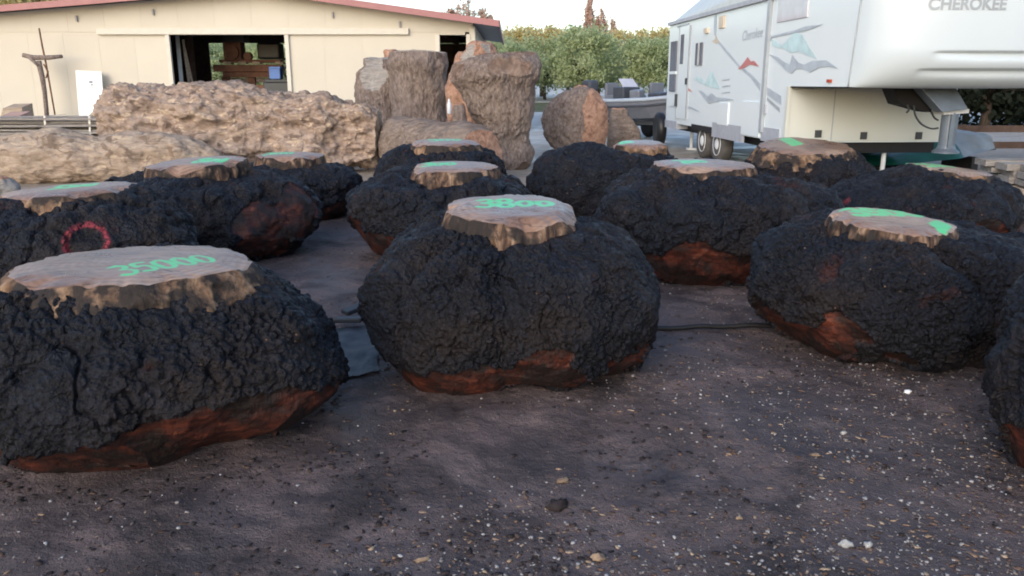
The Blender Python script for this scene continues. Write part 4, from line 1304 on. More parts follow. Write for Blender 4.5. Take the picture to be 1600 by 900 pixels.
# underside of nose, cream front wall of the lower box, corner mould, seams
B().prism([rv(SF, 0.02, ZN - 0.02)] + [tuple(RVO + fw * S_[0, k] + rt * min(max(ts[k] * W3, 0.02), W3 - 0.02) + np.array([0, 0, ZN - 0.02])) for k in range(0, nw, 3)] + [rv(SF, W3 - 0.02, ZN - 0.02)], (0, 0, 0.03)).obj("nose_underside", MAT['dark'], camper)
rvbox(SF + 0.004, SF + 0.03, 0.03, W3 - 0.03, ZB + 0.02, ZN - 0.03).obj("front_panel", MAT['rvcream'], camper)
rvbox(SF - 0.03, SF + 0.05, -0.012, 0.035, ZB, ZN).obj("corner_mould", MAT['rvcream'], camper)
rvbox(SF + 0.03, SF + 0.034, 0.72, 0.735, ZB + 0.03, ZN - 0.05).obj("panel_seam", MAT['rvgrey'], camper)
for px, py in ((1278, 209), (1349, 212), (1435, 212)):
    d = ray(px, py); o_ = np.array([0, 0, CAMH])
    pl = RVO + fw * (SF + 0.032)
    p = o_ + d * (((pl - o_) @ fw) / (d @ fw))
    B().prism([tuple(p + rt * a + np.array([0, 0, b])) for a, b in ((-.05, -.055), (.05, -.055), (.05, .055), (-.05, .055))], tuple(fw * 0.02)).obj("vent_hatch", MAT['dkgrey'], camper)
def decal(name, pts, mat, off=0.005, th=0.003):
    P_ = [side(x, y, off) for x, y in pts]
    return B().prism([tuple(p) for p in P_], tuple(-rt * th)).obj(name, mat, camper)
def sidebox(name, x0, y0, x1, y1, mat, off=0.02, into=0.03, bevel=0.0, par=None):
    """a plate on the side: left/right pixel columns, top/bottom rows taken at the middle column"""
    a, b = side(x0, (y0 + y1) / 2), side(x1, (y0 + y1) / 2)
    xm = (x0 + x1) / 2
    zt_, zb_ = side(xm, y0)[2], side(xm, y1)[2]
    pts = [np.array([a[0], a[1], zb_]), np.array([b[0], b[1], zb_]), np.array([b[0], b[1], zt_]), np.array([a[0], a[1], zt_])]
    return B().prism([tuple(p - rt * off) for p in pts], tuple(rt * (off + into))).obj(name, mat, par or camper, False, bevel)
# mountain graphics
decal("mountain_graphic", [(1205, 60), (1215, 66), (1223, 71), (1231, 62), (1243, 50), (1254, 55), (1263, 71), (1277, 92), (1261, 86), (1249, 80), (1236, 83), (1226, 76), (1208, 73)], MAT['decal_teal'])
decal("stripe_graphic", [(1201, 64), (1203, 57), (1244, 47), (1260, 41), (1287, 38), (1263, 47), (1245, 51), (1207, 59), (1203, 66)], MAT['decal_grey'], 0.009)
decal("ridge_graphic", [(1201, 84), (1216, 89), (1226, 97), (1235, 101), (1239, 86), (1248, 98), (1258, 101), (1270, 95), (1292, 94), (1310, 107), (1296, 104), (1281, 105), (1267, 113), (1255, 107), (1244, 108), (1238, 115), (1228, 109), (1214, 94)], MAT['decal_grey'], 0.009)
decal("mountain_graphic", [(1085, 124), (1092, 119), (1102, 129), (1112, 111), (1120, 126), (1125, 139), (1113, 137), (1101, 133)], MAT['decal_teal'])
decal("ridge_graphic", [(1092, 141), (1099, 143), (1107, 151), (1112, 145), (1120, 152), (1132, 153), (1148, 156), (1134, 157), (1118, 159), (1108, 162), (1102, 155)], MAT['decal_grey'], 0.009)
decal("stripe_graphic", [(1043, 168), (1053, 164), (1066, 163), (1080, 167), (1095, 175), (1080, 171), (1066, 167), (1054, 167)], MAT['decal_grey'])
decal("stripe_graphic", [(1117, 24), (1120, 20), (1120, 40), (1119, 56), (1116, 55), (1116, 40)], MAT['decal_grey'])
decal("stripe_graphic", [(1120, 64), (1124, 64), (1140, 83), (1157, 103), (1172, 114), (1188, 130), (1188, 142), (1174, 122), (1156, 106), (1138, 86)], MAT['decal_grey'])
decal("stripe_graphic", [(1199, 136), (1221, 150), (1221, 164), (1199, 148)], MAT['decal_grey'])
decal("stripe_graphic", [(1199, 152), (1219, 169), (1219, 176), (1199, 157)], MAT['decal_light'])
decal("red_graphic", [(1154, 108), (1162, 99), (1169, 89), (1174, 96), (1179, 95), (1187, 104), (1172, 101), (1160, 108)], MAT['decal_red'], 0.009)
decal("red_graphic", [(1062, 134), (1068, 128), (1072, 133), (1082, 144), (1074, 141), (1068, 136)], MAT['decal_red'])
decal("star_graphic", [(1112, 64), (1118, 62), (1119, 54), (1122, 62), (1126, 66), (1119, 68)], MAT['decal_tan'], 0.009)
for y in (124, 134, 144):
    decal("dash_graphic", [(1129, y + .5), (1141, y - 1), (1141, y + 1), (1128, y + 2.2)], MAT['decal_grey'])
# doors, windows, lamps, hatches
sidebox("window", 1048.5, 65, 1057.5, 143, MAT['glass'], 0.03)
sidebox("window_rail", 1048, 111.5, 1058, 116, MAT['rv'], 0.04)
dr = sidebox("door", 1061, 41, 1077, 186, MAT['rv'], 0.022)
sidebox("door_window", 1065, 54, 1070, 100, MAT['glass'], 0.03, par=dr)
for x0, y0, x1, y1 in ((1060, 40, 1061.2, 186), (1076, 40, 1077.4, 186), (1060, 38.5, 1077.4, 41)):
    sidebox("door_frame", x0, y0, x1, y1, MAT['decal_light'], 0.03, par=dr)
sidebox("handle", 1073.5, 122, 1076, 132, MAT['dkgrey'], 0.05, 0.0, par=dr)
sidebox("grab_handle", 1057.8, 147, 1060, 166, MAT['dkgrey'], 0.06, 0.0)
sidebox("window", 1088, 67, 1098.5, 102, MAT['glass'], 0.025)
sidebox("window_rail", 1092.4, 67, 1094, 102, MAT['galv'], 0.034)
sidebox("window", 1217, -12, 1264, 31, MAT['glass_pink'], 0.02, 0.03, 0.01)
sidebox("porch_lamp", 1103, 44, 1108, 52, MAT['decal_tan'], 0.05)
sidebox("vent_cover", 1126, 25, 1133, 44, MAT['decal_tan'], 0.04, 0.03, 0.01)
sidebox("outlet_cover", 1127, 164, 1132, 176, MAT['dkgrey'], 0.02)
sidebox("slide_trim", 1197.5, -20, 1201.5, 208, MAT['decal_light'], 0.05)
sidebox("latch", 1192, 163, 1198, 178, MAT['rvgrey'], 0.03)
sidebox("marker_lamp", 1294.5, 124, 1300, 129, MAT['redpaint'], 0.03)
sidebox("skirt", 1113, 194, 1161, 218, MAT['rvgrey'], 0.015)
sidebox("skirt", 1190, 200, 1218, 222, MAT['rvgrey'], 0.015)
sidebox("storage_door", 1161, 158, 1190, 213, MAT['rv'], 0.03, 0.03, 0.01)
sidebox("storage_door", 1123, 160, 1139, 196, MAT['rv'], 0.025, 0.03, 0.01)
sidebox("bumper", 1040, 188, 1058, 200, MAT['rvgrey'], 0.02, 1.2)
rvbox(0.3, SF - 0.1, 0.25, W3 - 0.2, 0.45, ZB + 0.01).obj("chassis", MAT['dark'], camper)
# wheels
for px in (1091, 1114):
    p = side(px, 222)
    s_ = (p - RVO) @ fw
    base = RVO + fw * s_ + rt * 0.06 + np.array([0, 0, 0.36])
    def ringpts(prof, n=30):
        V_, F_ = [], []
        for (r_, w_) in prof:
            for k in range(n):
                a_ = 2 * math.pi * k / n
                V_.append(base + rt * w_ + fw * (r_ * math.cos(a_)) + np.array([0, 0, r_ * math.sin(a_)]))
        for q_ in range(len(prof) - 1):
            for k in range(n):
                F_.append((q_ * n + k, q_ * n + (k + 1) % n, (q_ + 1) * n + (k + 1) % n, (q_ + 1) * n + k))
        F_.append(tuple((len(prof) - 1) * n + k for k in range(n)))
        F_.append(tuple(range(n - 1, -1, -1)))
        return V_, F_
    V_, F_ = ringpts([(0.22, 0.02), (0.31, 0.0), (0.355, 0.03), (0.365, 0.07), (0.365, 0.20), (0.33, 0.24), (0.2, 0.24)])
    wh = mk("wheel", np.array(V_), F_, MAT['tyre'], camper, True)
    V_, F_ = ringpts([(0.03, 0.01), (0.08, 0.0), (0.12, 0.03), (0.20, 0.03), (0.225, 0.005), (0.225, 0.03), (0.0, 0.05)])
    mk("rim", np.array(V_), F_, MAT['white'], wh, True)
sidebox("wheel_arch", 1080, 197, 1124, 206, MAT['dark'], 0.004)
for s_, t_ in ((0.5, 0.5), (SF - 0.25, 1.75)):
    B().tube([rv(s_, t_, 0.0), rv(s_, t_, 0.7)], 0.035, 10).box(rv(s_, t_, 0.02), (0.2, 0.2, 0.04)).obj("levelling_jack", MAT['white'], camper)
# pin box and coupler hanging under the nose
def np_(px, py, s):
    d = ray(px, py); o_ = np.array([0, 0, CAMH])
    pl = RVO + fw * s
    return o_ + d * (((pl - o_) @ fw) / (d @ fw))
s0 = 8.55
pb = [np_(1404, 135, s0), np_(1500, 135, s0), np_(1506, 171, s0), np_(1503, 176, s0), np_(1462, 176, s0), np_(1415, 163, s0)]
B().prism([tuple(p - fw * 0.45) for p in pb], tuple(fw * 0.30)).obj("pin_box", MAT['dark'], camper)
pt = [np_(1432, 137, s0), np_(1487, 137, s0), np_(1506, 170, s0 + .1), np_(1466, 175, s0 + .1)]
B().prism([tuple(p + fw * 0.1) for p in pt], tuple(-fw * 0.22)).obj("pin_box_plate", MAT['metal'], camper, bevel=0.01)
B().prism([tuple(p + fw * 0.12) for p in (np_(1466, 172, s0), np_(1506, 170, s0), np_(1505, 176, s0), np_(1466, 179, s0))], tuple(-fw * 0.3)).obj("pin_box_lip", MAT['galv'], camper)
ct, cb2 = np_(1479, 176, s0), np_(1477, 239, s0)
B().lathe(tuple(cb2), [(0.17, 0.0), (0.17, 0.02), (0.12, 0.06), (0.105, 0.1), (0.105, ct[2] - cb2[2])], 20).obj("coupler_tube", MAT['metal'], camper)
B().box(tuple((ct + cb2) / 2 + fw * 0.1), (0.05, 0.04, ct[2] - cb2[2])).obj("coupler_rib", MAT['metal'], camper)
for pts in ([(1428, 165), (1430, 180), (1440, 194), (1455, 201), (1466, 200)], [(1418, 164), (1420, 172), (1416, 176)], [(1455, 175), (1460, 184), (1466, 188)]):
    B().tube([tuple(p) for p in smooth_path([np_(x, y, s0 - 0.1) for x, y in pts])], 0.013, 6).obj("cable", MAT['dkgrey'], camper, True)
# lettering
def text_mesh(name, txt, org, ex, ez, width, mat, parent, bold=0.0, shear=0.0, th=0.004):
    cu = bpy.data.curves.new(name, 'FONT'); cu.body = txt; cu.extrude = 0.0; cu.offset = bold; cu.shear = shear
    ob = bpy.data.objects.new(name, cu); C.objects.link(ob)
    me = bpy.data.meshes.new_from_object(ob.evaluated_get(bpy.context.evaluated_depsgraph_get()))
    bpy.data.objects.remove(ob)
    v = np.array([tuple(x.co) for x in me.vertices])
    sc = width / (v[:, 0].max() - v[:, 0].min())
    V_ = org + np.outer((v[:, 0] - v[:, 0].min()) * sc, ex) + np.outer(v[:, 1] * sc, ez)
    F_ = [tuple(p.vertices) for p in me.polygons]
    return V_, F_, sc
bpy.context.view_layer.update()
a, b = side(1160, 64), side(1192, 57)
V_, F_, _ = text_mesh("t", "Cherokee", a - rt * 0.006, (b - a) / np.linalg.norm(b - a), np.array([0, 0, 1.0]), np.linalg.norm(b - a), None, None, 0.0, 0.3)
mk("name_lettering", V_, F_, MAT['decal_grey'], camper)
# name on the front cap, following its curve
def cap_point(px, py):
    d = ray(px, py); o_ = np.array([0, 0, CAMH])
    bvh = BVHTree.FromPolygons([tuple(p) for p in CV.reshape(-1, 3)], [tuple(f) for f in CF])
    h = bvh.ray_cast(Vector(o_), Vector(d).normalized())
    return np.array(h[0]) if h[0] else np_(px, py, SN + 0.5)
capbvh = BVHTree.FromPolygons([tuple(p) for p in CV.reshape(-1, 3)], [tuple(int(q_) for q_ in f) for f in CF])
pa, pb2 = cap_point(1449, 15), cap_point(1571, 15)
wd_ = np.linalg.norm((pb2 - pa) * np.array([1, 1, 0]))
V_, F_, sc = text_mesh("t", "CHEROKEE", pa, rt, np.array([0, 0, 1.0]), wd_, None, None, 0.03)
out = []
for p in V_:
    h = capbvh.ray_cast(Vector(p) + Vector(fw) * 2.0, -Vector(fw))
    q_ = np.array(h[0]) if h[0] else p
    out.append(q_ + fw * 0.008)
mk("name_lettering", np.array(out), F_, MAT['decal_light'], camper)

# ------------------------------------------------------------------ tarped boat, rails and hedge at the right
tb = thing("tarped_boat", "low boat shape under a green and grey tarpaulin behind the camper", "covered boat", (7.6, 14.6, 0))
n1_, n2_ = 40, 24
U, Vv = np.meshgrid(np.linspace(0, 1, n1_), np.linspace(-1, 1, n2_), indexing='ij')
prof = np.interp(U, [0, .12, .35, .6, .85, 1], [0.05, 0.16, 0.22, 0.36, 0.28, 0.12])
wid_ = np.interp(U, [0, .2, .6, 1], [0.5, 0.9, 1.0, 0.25])
TX = 6.05 + U * 2.6
TY = 14.7 + Vv * wid_
TZ = np.maximum(0.02, prof * (1 - np.abs(Vv) ** 2.2) + 0.10 * (1 - np.abs(Vv)) + 0.05 * fbm(np.stack([U * 6, Vv * 4, U * 0], -1), 3, 3) * (1 - Vv ** 2))
TZ = np.where(np.abs(Vv) > 0.97, 0.08 + 0.3 * U, TZ + 0.12 + 0.25 * U * (1 - 0.2))
TP = np.stack([TX, TY, TZ], -1)
i, j = np.meshgrid(np.arange(n1_ - 1), np.arange(n2_ - 1), indexing='ij')
TF = np.stack([i * n2_ + j, (i + 1) * n2_ + j, (i + 1) * n2_ + j + 1, i * n2_ + j + 1], -1).reshape(-1, 4)
gm = (i < n1_ * 0.62).reshape(-1)
for nm_, sel_, mt_ in (("green_tarp", gm, 'tarp'), ("grey_tarp", ~gm, 'tarpgrey')):
    u_, inv_ = np.unique(TF[sel_], return_inverse=True)
    mk(nm_, TP.reshape(-1, 3)[u_], inv_.reshape(-1, 4), MAT[mt_], tb, True)
for x_, h_ in ((8.1, 0.24), (6.8, 0.16)):
    B().box((x_, 14.6, h_ / 2), (0.12, 1.0, h_)).obj("bearer", MAT['dark'], tb)
rl = thing("rail_fence", "low dark timber rail fence at the right edge behind the plank pile", "fence", (11, 16.3, 0))
for x in (9.0, 11.2, 13.4, 15.6):
    B().box((x, 16.3, 0.35), (0.13, 0.13, 0.7)).obj("post", MAT['barnin'], rl)
for z in (0.62, 0.30):
    B().box((12.4, 16.22, z), (7.2, 0.06, 0.13)).obj("rail", MAT['barnin'], rl)

# ------------------------------------------------------------------ boat behind the camper
bo = thing("motor_boat", "grey aluminium fishing boat with outboard on a trailer behind the camper", "boat", (3.0, 22.5, 0))
st, bw = np.array([2.45, 24.2, 0.0]), np.array([4.55, 20.2, 0.0])
bx_ = (bw - st); BL = np.linalg.norm(bx_); bx_ /= BL
bs_ = np.array([bx_[1], -bx_[0], 0])
secs = [(0, .85, .62, 1.02), (.25, .92, .55, 1.02), (.5, .92, .55, 1.03), (.75, .72, .60, 1.08), (.92, .34, .74, 1.16), (1, .04, .95, 1.20)]
Vh, Fh = [], []
for (t_, w_, k_, g_) in secs:
    c_ = st + bx_ * (t_ * BL)
    for (a_, z_) in ((-w_, g_), (-w_ * .97, (g_ + k_) / 2 + .06), (-w_ * .72, k_ + 0.03), (0, k_ - 0.04), (w_ * .72, k_ + 0.03), (w_ * .97, (g_ + k_) / 2 + .06), (w_, g_)):
        Vh.append(c_ + bs_ * a_ + np.array([0, 0, z_]))
for i in range(len(secs) - 1):
    for k in range(6):
        Fh.append((i * 7 + k, (i + 1) * 7 + k, (i + 1) * 7 + k + 1, i * 7 + k + 1))
Fh.append(tuple(range(7)))
mk("hull", np.array(Vh), Fh, MAT['boat'], bo)
for sgn in (-1, 1):
    B().tube([tuple(st + bx_ * (t_ * BL) + bs_ * (sgn * w_) + np.array([0, 0, g_ + .02])) for (t_, w_, k_, g_) in secs], 0.05, 8).obj("gunwale", MAT['boat_lt'], bo, True)
    B().tube([tuple(st + bx_ * (t_ * BL) + bs_ * (sgn * (w_ * .985 + .01)) + np.array([0, 0, (g_ * 1.3 + k_ * .7) / 2 + .03])) for (t_, w_, k_, g_) in secs], 0.03, 6).obj("rub_stripe", MAT['boat_dk'], bo, True)
def bp(t_, a_, z_): return tuple(st + bx_ * (t_ * BL) + bs_ * a_ + np.array([0, 0, z_]))
br = math.atan2(bx_[1], bx_[0])
B().prism([bp(t_, w_ * .95, g_ - .12) for (t_, w_, k_, g_) in secs] + [bp(t_, -w_ * .95, g_ - .12) for (t_, w_, k_, g_) in reversed(secs)], (0, 0, 0.03)).obj("deck", MAT['boat_lt'], bo)
B().box(bp(.45, .35, 1.18), (0.5, 0.55, 0.45), rz=br).obj("console", MAT['boat_dk'], bo, bevel=0.04)
B().prism([bp(.5, .1, 1.38), bp(.5, .6, 1.38), bp(.44, .58, 1.62), bp(.44, .12, 1.62)], tuple(bx_ * -0.02)).obj("windscreen", MAT['glass_pink'], bo)
for t_, a_ in ((.33, .3), (.33, -.35), (.6, -.3)):
    B().box(bp(t_, a_, 1.12), (0.42, 0.45, 0.14), rz=br).box(bp(t_ - .045, a_, 1.32), (0.1, 0.44, 0.38), rz=br).obj("seat", MAT['boat'], bo, bevel=0.03)
B().box(bp(.18, 0, 1.08), (0.6, 1.3, 0.2), rz=br).obj("aft_locker", MAT['boat_lt'], bo, bevel=0.03)
B().box(bp(-.06, 0, 1.42), (0.42, 0.36, 0.34), rz=br).obj("outboard_cowl", MAT['boat_dk'], bo, bevel=0.08)
B().box(bp(-.06, 0, 0.95), (0.16, 0.14, 0.75), rz=br).box(bp(-.06, 0, 0.58), (0.5, 0.12, 0.12), rz=br).obj("outboard_leg", MAT['boat_dk'], bo, bevel=0.02)
for k_, (t_, a_, z_, w_) in enumerate(((.7, .1, 1.16, .5), (.56, .35, 1.2, .34), (.26, -.1, 1.25, .4), (.82, 0, 1.18, .3))):
    B().box(bp(t_, a_, z_), (w_, w_ * .8, .22 + .05 * k_), rz=br + .3 * k_, rx=.1).obj("gear_box", MAT[('boat_dk', 'boat', 'dkgrey', 'boat_dk')[k_]], bo, bevel=0.04)
tr = thing("boat_trailer", "dark steel trailer with black tyre carrying the grey boat", "trailer", bp(.4, 0, 0))
for a_ in (-.55, .55):
    B().bar(bp(0, a_, .46), bp(.98, a_ * .3, .50), 0.08, 0.1).obj("frame_rail", MAT['dkgrey'], tr)
B().bar(bp(.3, -.85, .36), bp(.3, .85, .36), 0.08, 0.08).obj("axle", MAT['dkgrey'], tr)
B().bar(bp(.95, 0, .50), bp(1.25, 0, .48), 0.08, 0.1).obj("tongue", MAT['dkgrey'], tr)
for a_ in (-.98, .98):
    b_ = B().lathe(bp(.3, a_, .32), [(0.18, -.09), (0.28, -.1), (0.32, -.06), (0.32, .06), (0.28, .1), (0.18, .09)], 24, 'Y', br)
    b_.obj("tyre", MAT['black'], tr, True)
B().bar(bp(.88, 0, .5), bp(.92, 0, 1.0), 0.07, 0.07).obj("winch_post", MAT['dkgrey'], tr)
sp = side(1033, 185)
o = B().lathe((sp[0] - 0.02, 19.75, 0.42), [(0.2, -.1), (0.34, -.11), (0.4, -.06), (0.4, .06), (0.34, .11), (0.2, .1)], 26, 'X').obj("spare_tyre", MAT['black'], None, True)
tag(o, "black spare tyre standing at the rear corner of the camper", "tyre")

# ------------------------------------------------------------------ trees
def crown_mesh(seed, rx_, rz_, z0, n, leaf, clumps=46, gap=0.30):
    r_ = np.random.default_rng(seed)
    d = r_.normal(size=(clumps, 3)); d /= np.linalg.norm(d, axis=1, keepdims=True)
    rad = r_.uniform(0.35, 1.0, clumps) ** 0.6
    cc = d * rad[:, None] * np.array([rx_, rx_, rz_])
    cc[:, 2] += z0
    k = r_.integers(0, clumps, n)
    p = cc[k] + r_.normal(size=(n, 3)) * np.array([rx_, rx_, rz_]) * gap * r_.uniform(0.5, 1.1, clumps)[k][:, None] * 0.6
    a = r_.normal(size=(n, 3)); a /= np.linalg.norm(a, axis=1, keepdims=True)
    b = np.cross(a, r_.normal(size=(n, 3))); b /= np.linalg.norm(b, axis=1, keepdims=True)
    s = leaf * r_.uniform(0.6, 1.4, (n, 1))
    V = np.stack([p - a * s, p + b * s * 0.55, p + a * s, p - b * s * 0.55], 1).reshape(-1, 3)
    F = np.arange(n * 4).reshape(-1, 4)
    me_o = (V, F, cc)
    return me_o

def tree_proto(name, label, cat, seed, h, rx_, rz_, z0, n, leaf, leafmat, group, loc, trunk_r=0.13, clumps=46, gap=0.3):
    root = thing(name, label, cat, loc, group)
    V, F, cc = crown_mesh(seed, rx_, rz_, z0, n, leaf, clumps, gap)
    mk("crown", V, F, leafmat, root, False, True)
    b = B()
    zt_ = z0 - rz_ * 0.55
    b.tube([(0, 0, -0.1), (0.02, 0.03, zt_ * 0.5), (0.0, 0.0, zt_), (0.1, 0, z0)], [trunk_r * 1.25, trunk_r, trunk_r * .85, trunk_r * .4], 9)
    for c_ in cc[::max(1, len(cc) // 9)]:
        m_ = Vector((0, 0, zt_)).lerp(Vector(c_), 0.5) + Vector((0, 0, 0.15))
        b.tube([(0, 0, zt_ * 0.92), tuple(m_), tuple(c_)], [trunk_r * .5, trunk_r * .3, 0.012], 6)
    n0_ = len(b.v)
    mk("trunk", np.array([tuple(v) for v in b.v]), b.f, MAT['trunk'], root, True, True)
    return root

def copy_tree(root, loc, rz, sc, label=None):
    r_ = root.copy(); C.objects.link(r_)
    r_.location = loc; r_.rotation_euler = (0, 0, rz); r_.scale = sc
    if label: r_["label"] = label
    for ch_ in list(root.children):
        k = ch_.copy(); C.objects.link(k); k.parent = r_
    return r_

random.seed(21)
OL = "leafy green orchard tree standing in the rows beyond the yard"
protos = [tree_proto("orchard_tree", OL, "tree", 300 + k, 5, 2.7, 2.0, 3.0, 8000, 0.125, MAT['leaf1'], "orchard trees beyond the yard", (2 + 5.2 * k, 70, 0)) for k in range(3)]
spots = []
for row, Y in enumerate((70, 77, 84)):
    for k in range(-10, 9):
        x = k * 5.3 + (row % 2) * 2.4 + 0.8
        spots.append((x, Y))
i = 0
for (x, Y) in spots:
    px_ = 800 + x / depth(Y, 2) * FPX
    if not (250 < px_ < 480 or 690 < px_ < 1110 or 1470 < px_ < 1700): continue
    s_ = random.uniform(0.92, 1.12)
    lc = (x + random.uniform(-.5, .5), Y + random.uniform(-.6, .6), 0)
    if i < 3:
        protos[i].location = lc; protos[i].scale = (s_, s_, s_)
    else:
        copy_tree(protos[i % 3], lc, random.uniform(0, 6.28), (s_, s_, s_ * random.uniform(.95, 1.1)))
    i += 1
YL = "taller tree with sunlight painted into its yellow leaves, rising behind the green orchard rows"
yp = tree_proto("sun_tinted_tree", YL, "tree", 340, 8, 3.2, 2.7, 5.4, 5200, 0.2, MAT['leaf2'], "sun-tinted trees behind the orchard", (-2, 96, 0), 0.2)  # yellow crown colour stands in for sun on the rear treetops
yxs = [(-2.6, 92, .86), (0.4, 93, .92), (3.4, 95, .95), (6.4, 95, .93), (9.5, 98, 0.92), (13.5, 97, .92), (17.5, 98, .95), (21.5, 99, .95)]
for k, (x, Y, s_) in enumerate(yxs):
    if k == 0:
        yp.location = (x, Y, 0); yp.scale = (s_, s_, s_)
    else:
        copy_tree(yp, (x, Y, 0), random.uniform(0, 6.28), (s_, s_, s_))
ot = tree_proto("sun_tinted_tree", "orange yellow tree showing above the roof at the top left corner", "tree", 345, 8, 2.6, 2.6, 6.0, 4200, 0.17, MAT['leaf2'], None, (-24.5, 42, 0), 0.2)
rp = tree_proto("sun_tinted_far_tree", "tallest slender sun-tinted tree far beyond the orchard", "tree", 350, 14, 1.3, 5.5, 11.0, 2600, 0.26, MAT['leaf4'], "slender sun-tinted trees far away", (0, 150, 0), 0.2, 40, 0.22)  # reddish leaf colour carries the warm sun on these far trees
far = [(atY(921, 60, 150)[0], 150, 1.0, None), (atY(940, 60, 150)[0], 151, .86, "stout sun-tinted tree next to the tallest far one"), (atY(959, 60, 150)[0], 152, .76, "shortest pale sun-tinted tree right of the two far ones")]
for k, (x, Y, s_, l_) in enumerate(far):
    if k == 0: rp.location = (x, Y, 0)
    else: copy_tree(rp, (x, Y, 0), 1.0 + k, (s_ * 1.25, s_ * 1.25, s_), l_)
for k, (px_, py_, Y, rx_, rz_, l_) in enumerate(((731, 14, 60, 1.2, 0.9, "bare brownish tree top showing just above the barn roof near its right end"),
                                            (758, 22, 60, 0.55, 0.6, "thin bare twiggy top at the right end of the barn roof"),
                                            (706, 20, 60, 0.6, 0.5, "low bare twiggy top left of the larger one above the barn roof"))):
    p = atY(px_, py_, Y)
    tree_proto("bare_tree", l_, "tree", 360 + k, 8, rx_, rz_, p[2] - 0.2, 420, 0.10, MAT['leaf4'], "bare tree tops above the barn roof", (p[0], Y, 0), 0.09, 16, 0.3)
# dark evergreens at the right
DL = ["dark evergreen tree at the right edge behind the camper's nose", "dark evergreen behind the pin box of the camper", "tall dark evergreen farthest right behind the rail fence"]
for k, (x, Y, s_) in enumerate(((16.8, 29.0, 1.05), (13.6, 30.0, 1.0), (20.5, 30.5, 1.2))):
    tree_proto("evergreen_tree", DL[k], "tree", 370 + k, 6, 2.7 * s_, 2.3 * s_, 2.25 * s_, 11000, 0.14, MAT['leaf3'], "dark evergreens behind the camper", (x, Y, 0), 0.16, 70, 0.36)
# ------------------------------------------------------------------ small things on the ground
o = B().tube([(p[0], p[1], 0.018 + 0.004 * math.sin(i_)) for i_, p in enumerate(smooth_path([atZ(1005, 519), atZ(1060, 516), atZ(1120, 514), atZ(1180, 513), atZ(1225, 512)]))], 0.016, 8).obj("black_hose", MAT['black'], None, True)
tag(o, "black hose lying on the ground between the centre and right burls", "hose")
# plastic sheet between the two front burls
q = [atZ(515, 518), atZ(590, 510), atZ(592, 590), atZ(528, 600)]
n1_, n2_ = 40, 30
U, Vv = np.meshgrid(np.linspace(0, 1, n1_), np.linspace(0, 1, n2_), indexing='ij')
SP = (q[0][None, None] * ((1 - U) * (1 - Vv))[..., None] + q[1][None, None] * (U * (1 - Vv))[..., None] + q[2][None, None] * (U * Vv)[..., None] + q[3][None, None] * ((1 - U) * Vv)[..., None])
SP[..., :2] += 0.03 * np.stack([fbm(SP * 4, 3, 3), fbm(SP * 4, 4, 3)], -1)
SP[..., 2] = ground_h(SP) + 0.012 + 0.022 * np.maximum(0, fbm(SP * 5, 9, 3)) * np.sin(np.pi * U) * np.sin(np.pi * Vv)
i, j = np.meshgrid(np.arange(n1_ - 1), np.arange(n2_ - 1), indexing='ij')
SF_ = np.stack([i * n2_ + j, i * n2_ + j + 1, (i + 1) * n2_ + j + 1, (i + 1) * n2_ + j], -1).reshape(-1, 4)
o = mk("plastic_sheet", SP.reshape(-1, 3), SF_[:, ::-1].copy(), MAT['plastic'], None, True)
tag(o, "crumpled shiny black plastic sheet between the left and centre front burls", "plastic sheet")
for (x0, y0, x1, y1, w_, h_, lb) in ((526, 509, 568, 513, .07, .03, "dark wet board edge lying above the black plastic sheet"), (538, 498, 566, 492, .09, .03, "short dark bark strip tilted behind the wet board")):
    a, b = atZ(x0, y0), atZ(x1, y1)
    o = B().bar((a[0], a[1], 0.04), (b[0], b[1], 0.06), w_, h_).obj("wet_board", MAT['plastic'], None, bevel=0.008)
    tag(o, lb, "board")

ICO_V = []
t_ = (1 + 5 ** 0.5) / 2
for a in (-1, 1):
    for b in (-t_, t_):
        ICO_V += [(0, a, b), (a, b, 0), (b, 0, a)]
ICO_V = np.array(ICO_V, float) / math.sqrt(1 + t_ * t_)
from itertools import combinations
ICO_F = []
for tri in combinations(range(12), 3):
    p = ICO_V[list(tri)]
    if all(abs(np.linalg.norm(p[a] - p[b]) - 1.0515) < 0.01 for a, b in ((0, 1), (1, 2), (0, 2))):
        n = np.cross(p[1] - p[0], p[2] - p[0])
        ICO_F.append(tri if n @ p.mean(0) > 0 else (tri[0], tri[2], tri[1]))
ICO_F = np.array(ICO_F)

def scatter(name, label, cat, n, size, flat, mat, seed, dens, elong=1.0, ylim=(1.9, 9.5)):
    r_ = np.random.default_rng(seed)
    P = []
    while len(P) < n:
        # even in the picture's perspective falls off with distance; sample in metres with weight
        y = ylim[0] + (ylim[1] - ylim[0]) * r_.random(4000) ** 1.7
        x = (r_.random(4000) * 2 - 1) * (0.75 * y + 0.4)
        p = np.stack([x, y, np.zeros_like(x)], -1)
        w = dens(p)
        P += list(p[r_.random(4000) < w])
    P = np.array(P[:n])
    s = size[0] + (size[1] - size[0]) * r_.random(n) ** 3.0
    V = ICO_V[None] * (1 + 0.36 * r_.normal(size=(n, 12, 1)).clip(-1.3, 1.3))
    sc = np.stack([s * elong * r_.uniform(.8, 1.2, n), s, s * flat * r_.uniform(.7, 1.2, n)], -1)
    V = V * sc[:, None]
    an = r_.random(n) * 6.283
    c_, s_ = np.cos(an)[:, None], np.sin(an)[:, None]
    V = np.stack([V[..., 0] * c_ - V[..., 1] * s_, V[..., 0] * s_ + V[..., 1] * c_, V[..., 2]], -1)
    P[:, 2] = ground_h(P) + sc[:, 2] * 0.5
    V = V + P[:, None]
    F = (ICO_F[None] + (np.arange(n) * 12)[:, None, None]).reshape(-1, 3)
    o = mk(name, V.reshape(-1, 3), F, mat, None, False)
    tag(o, label, cat, kind="stuff")
    return o

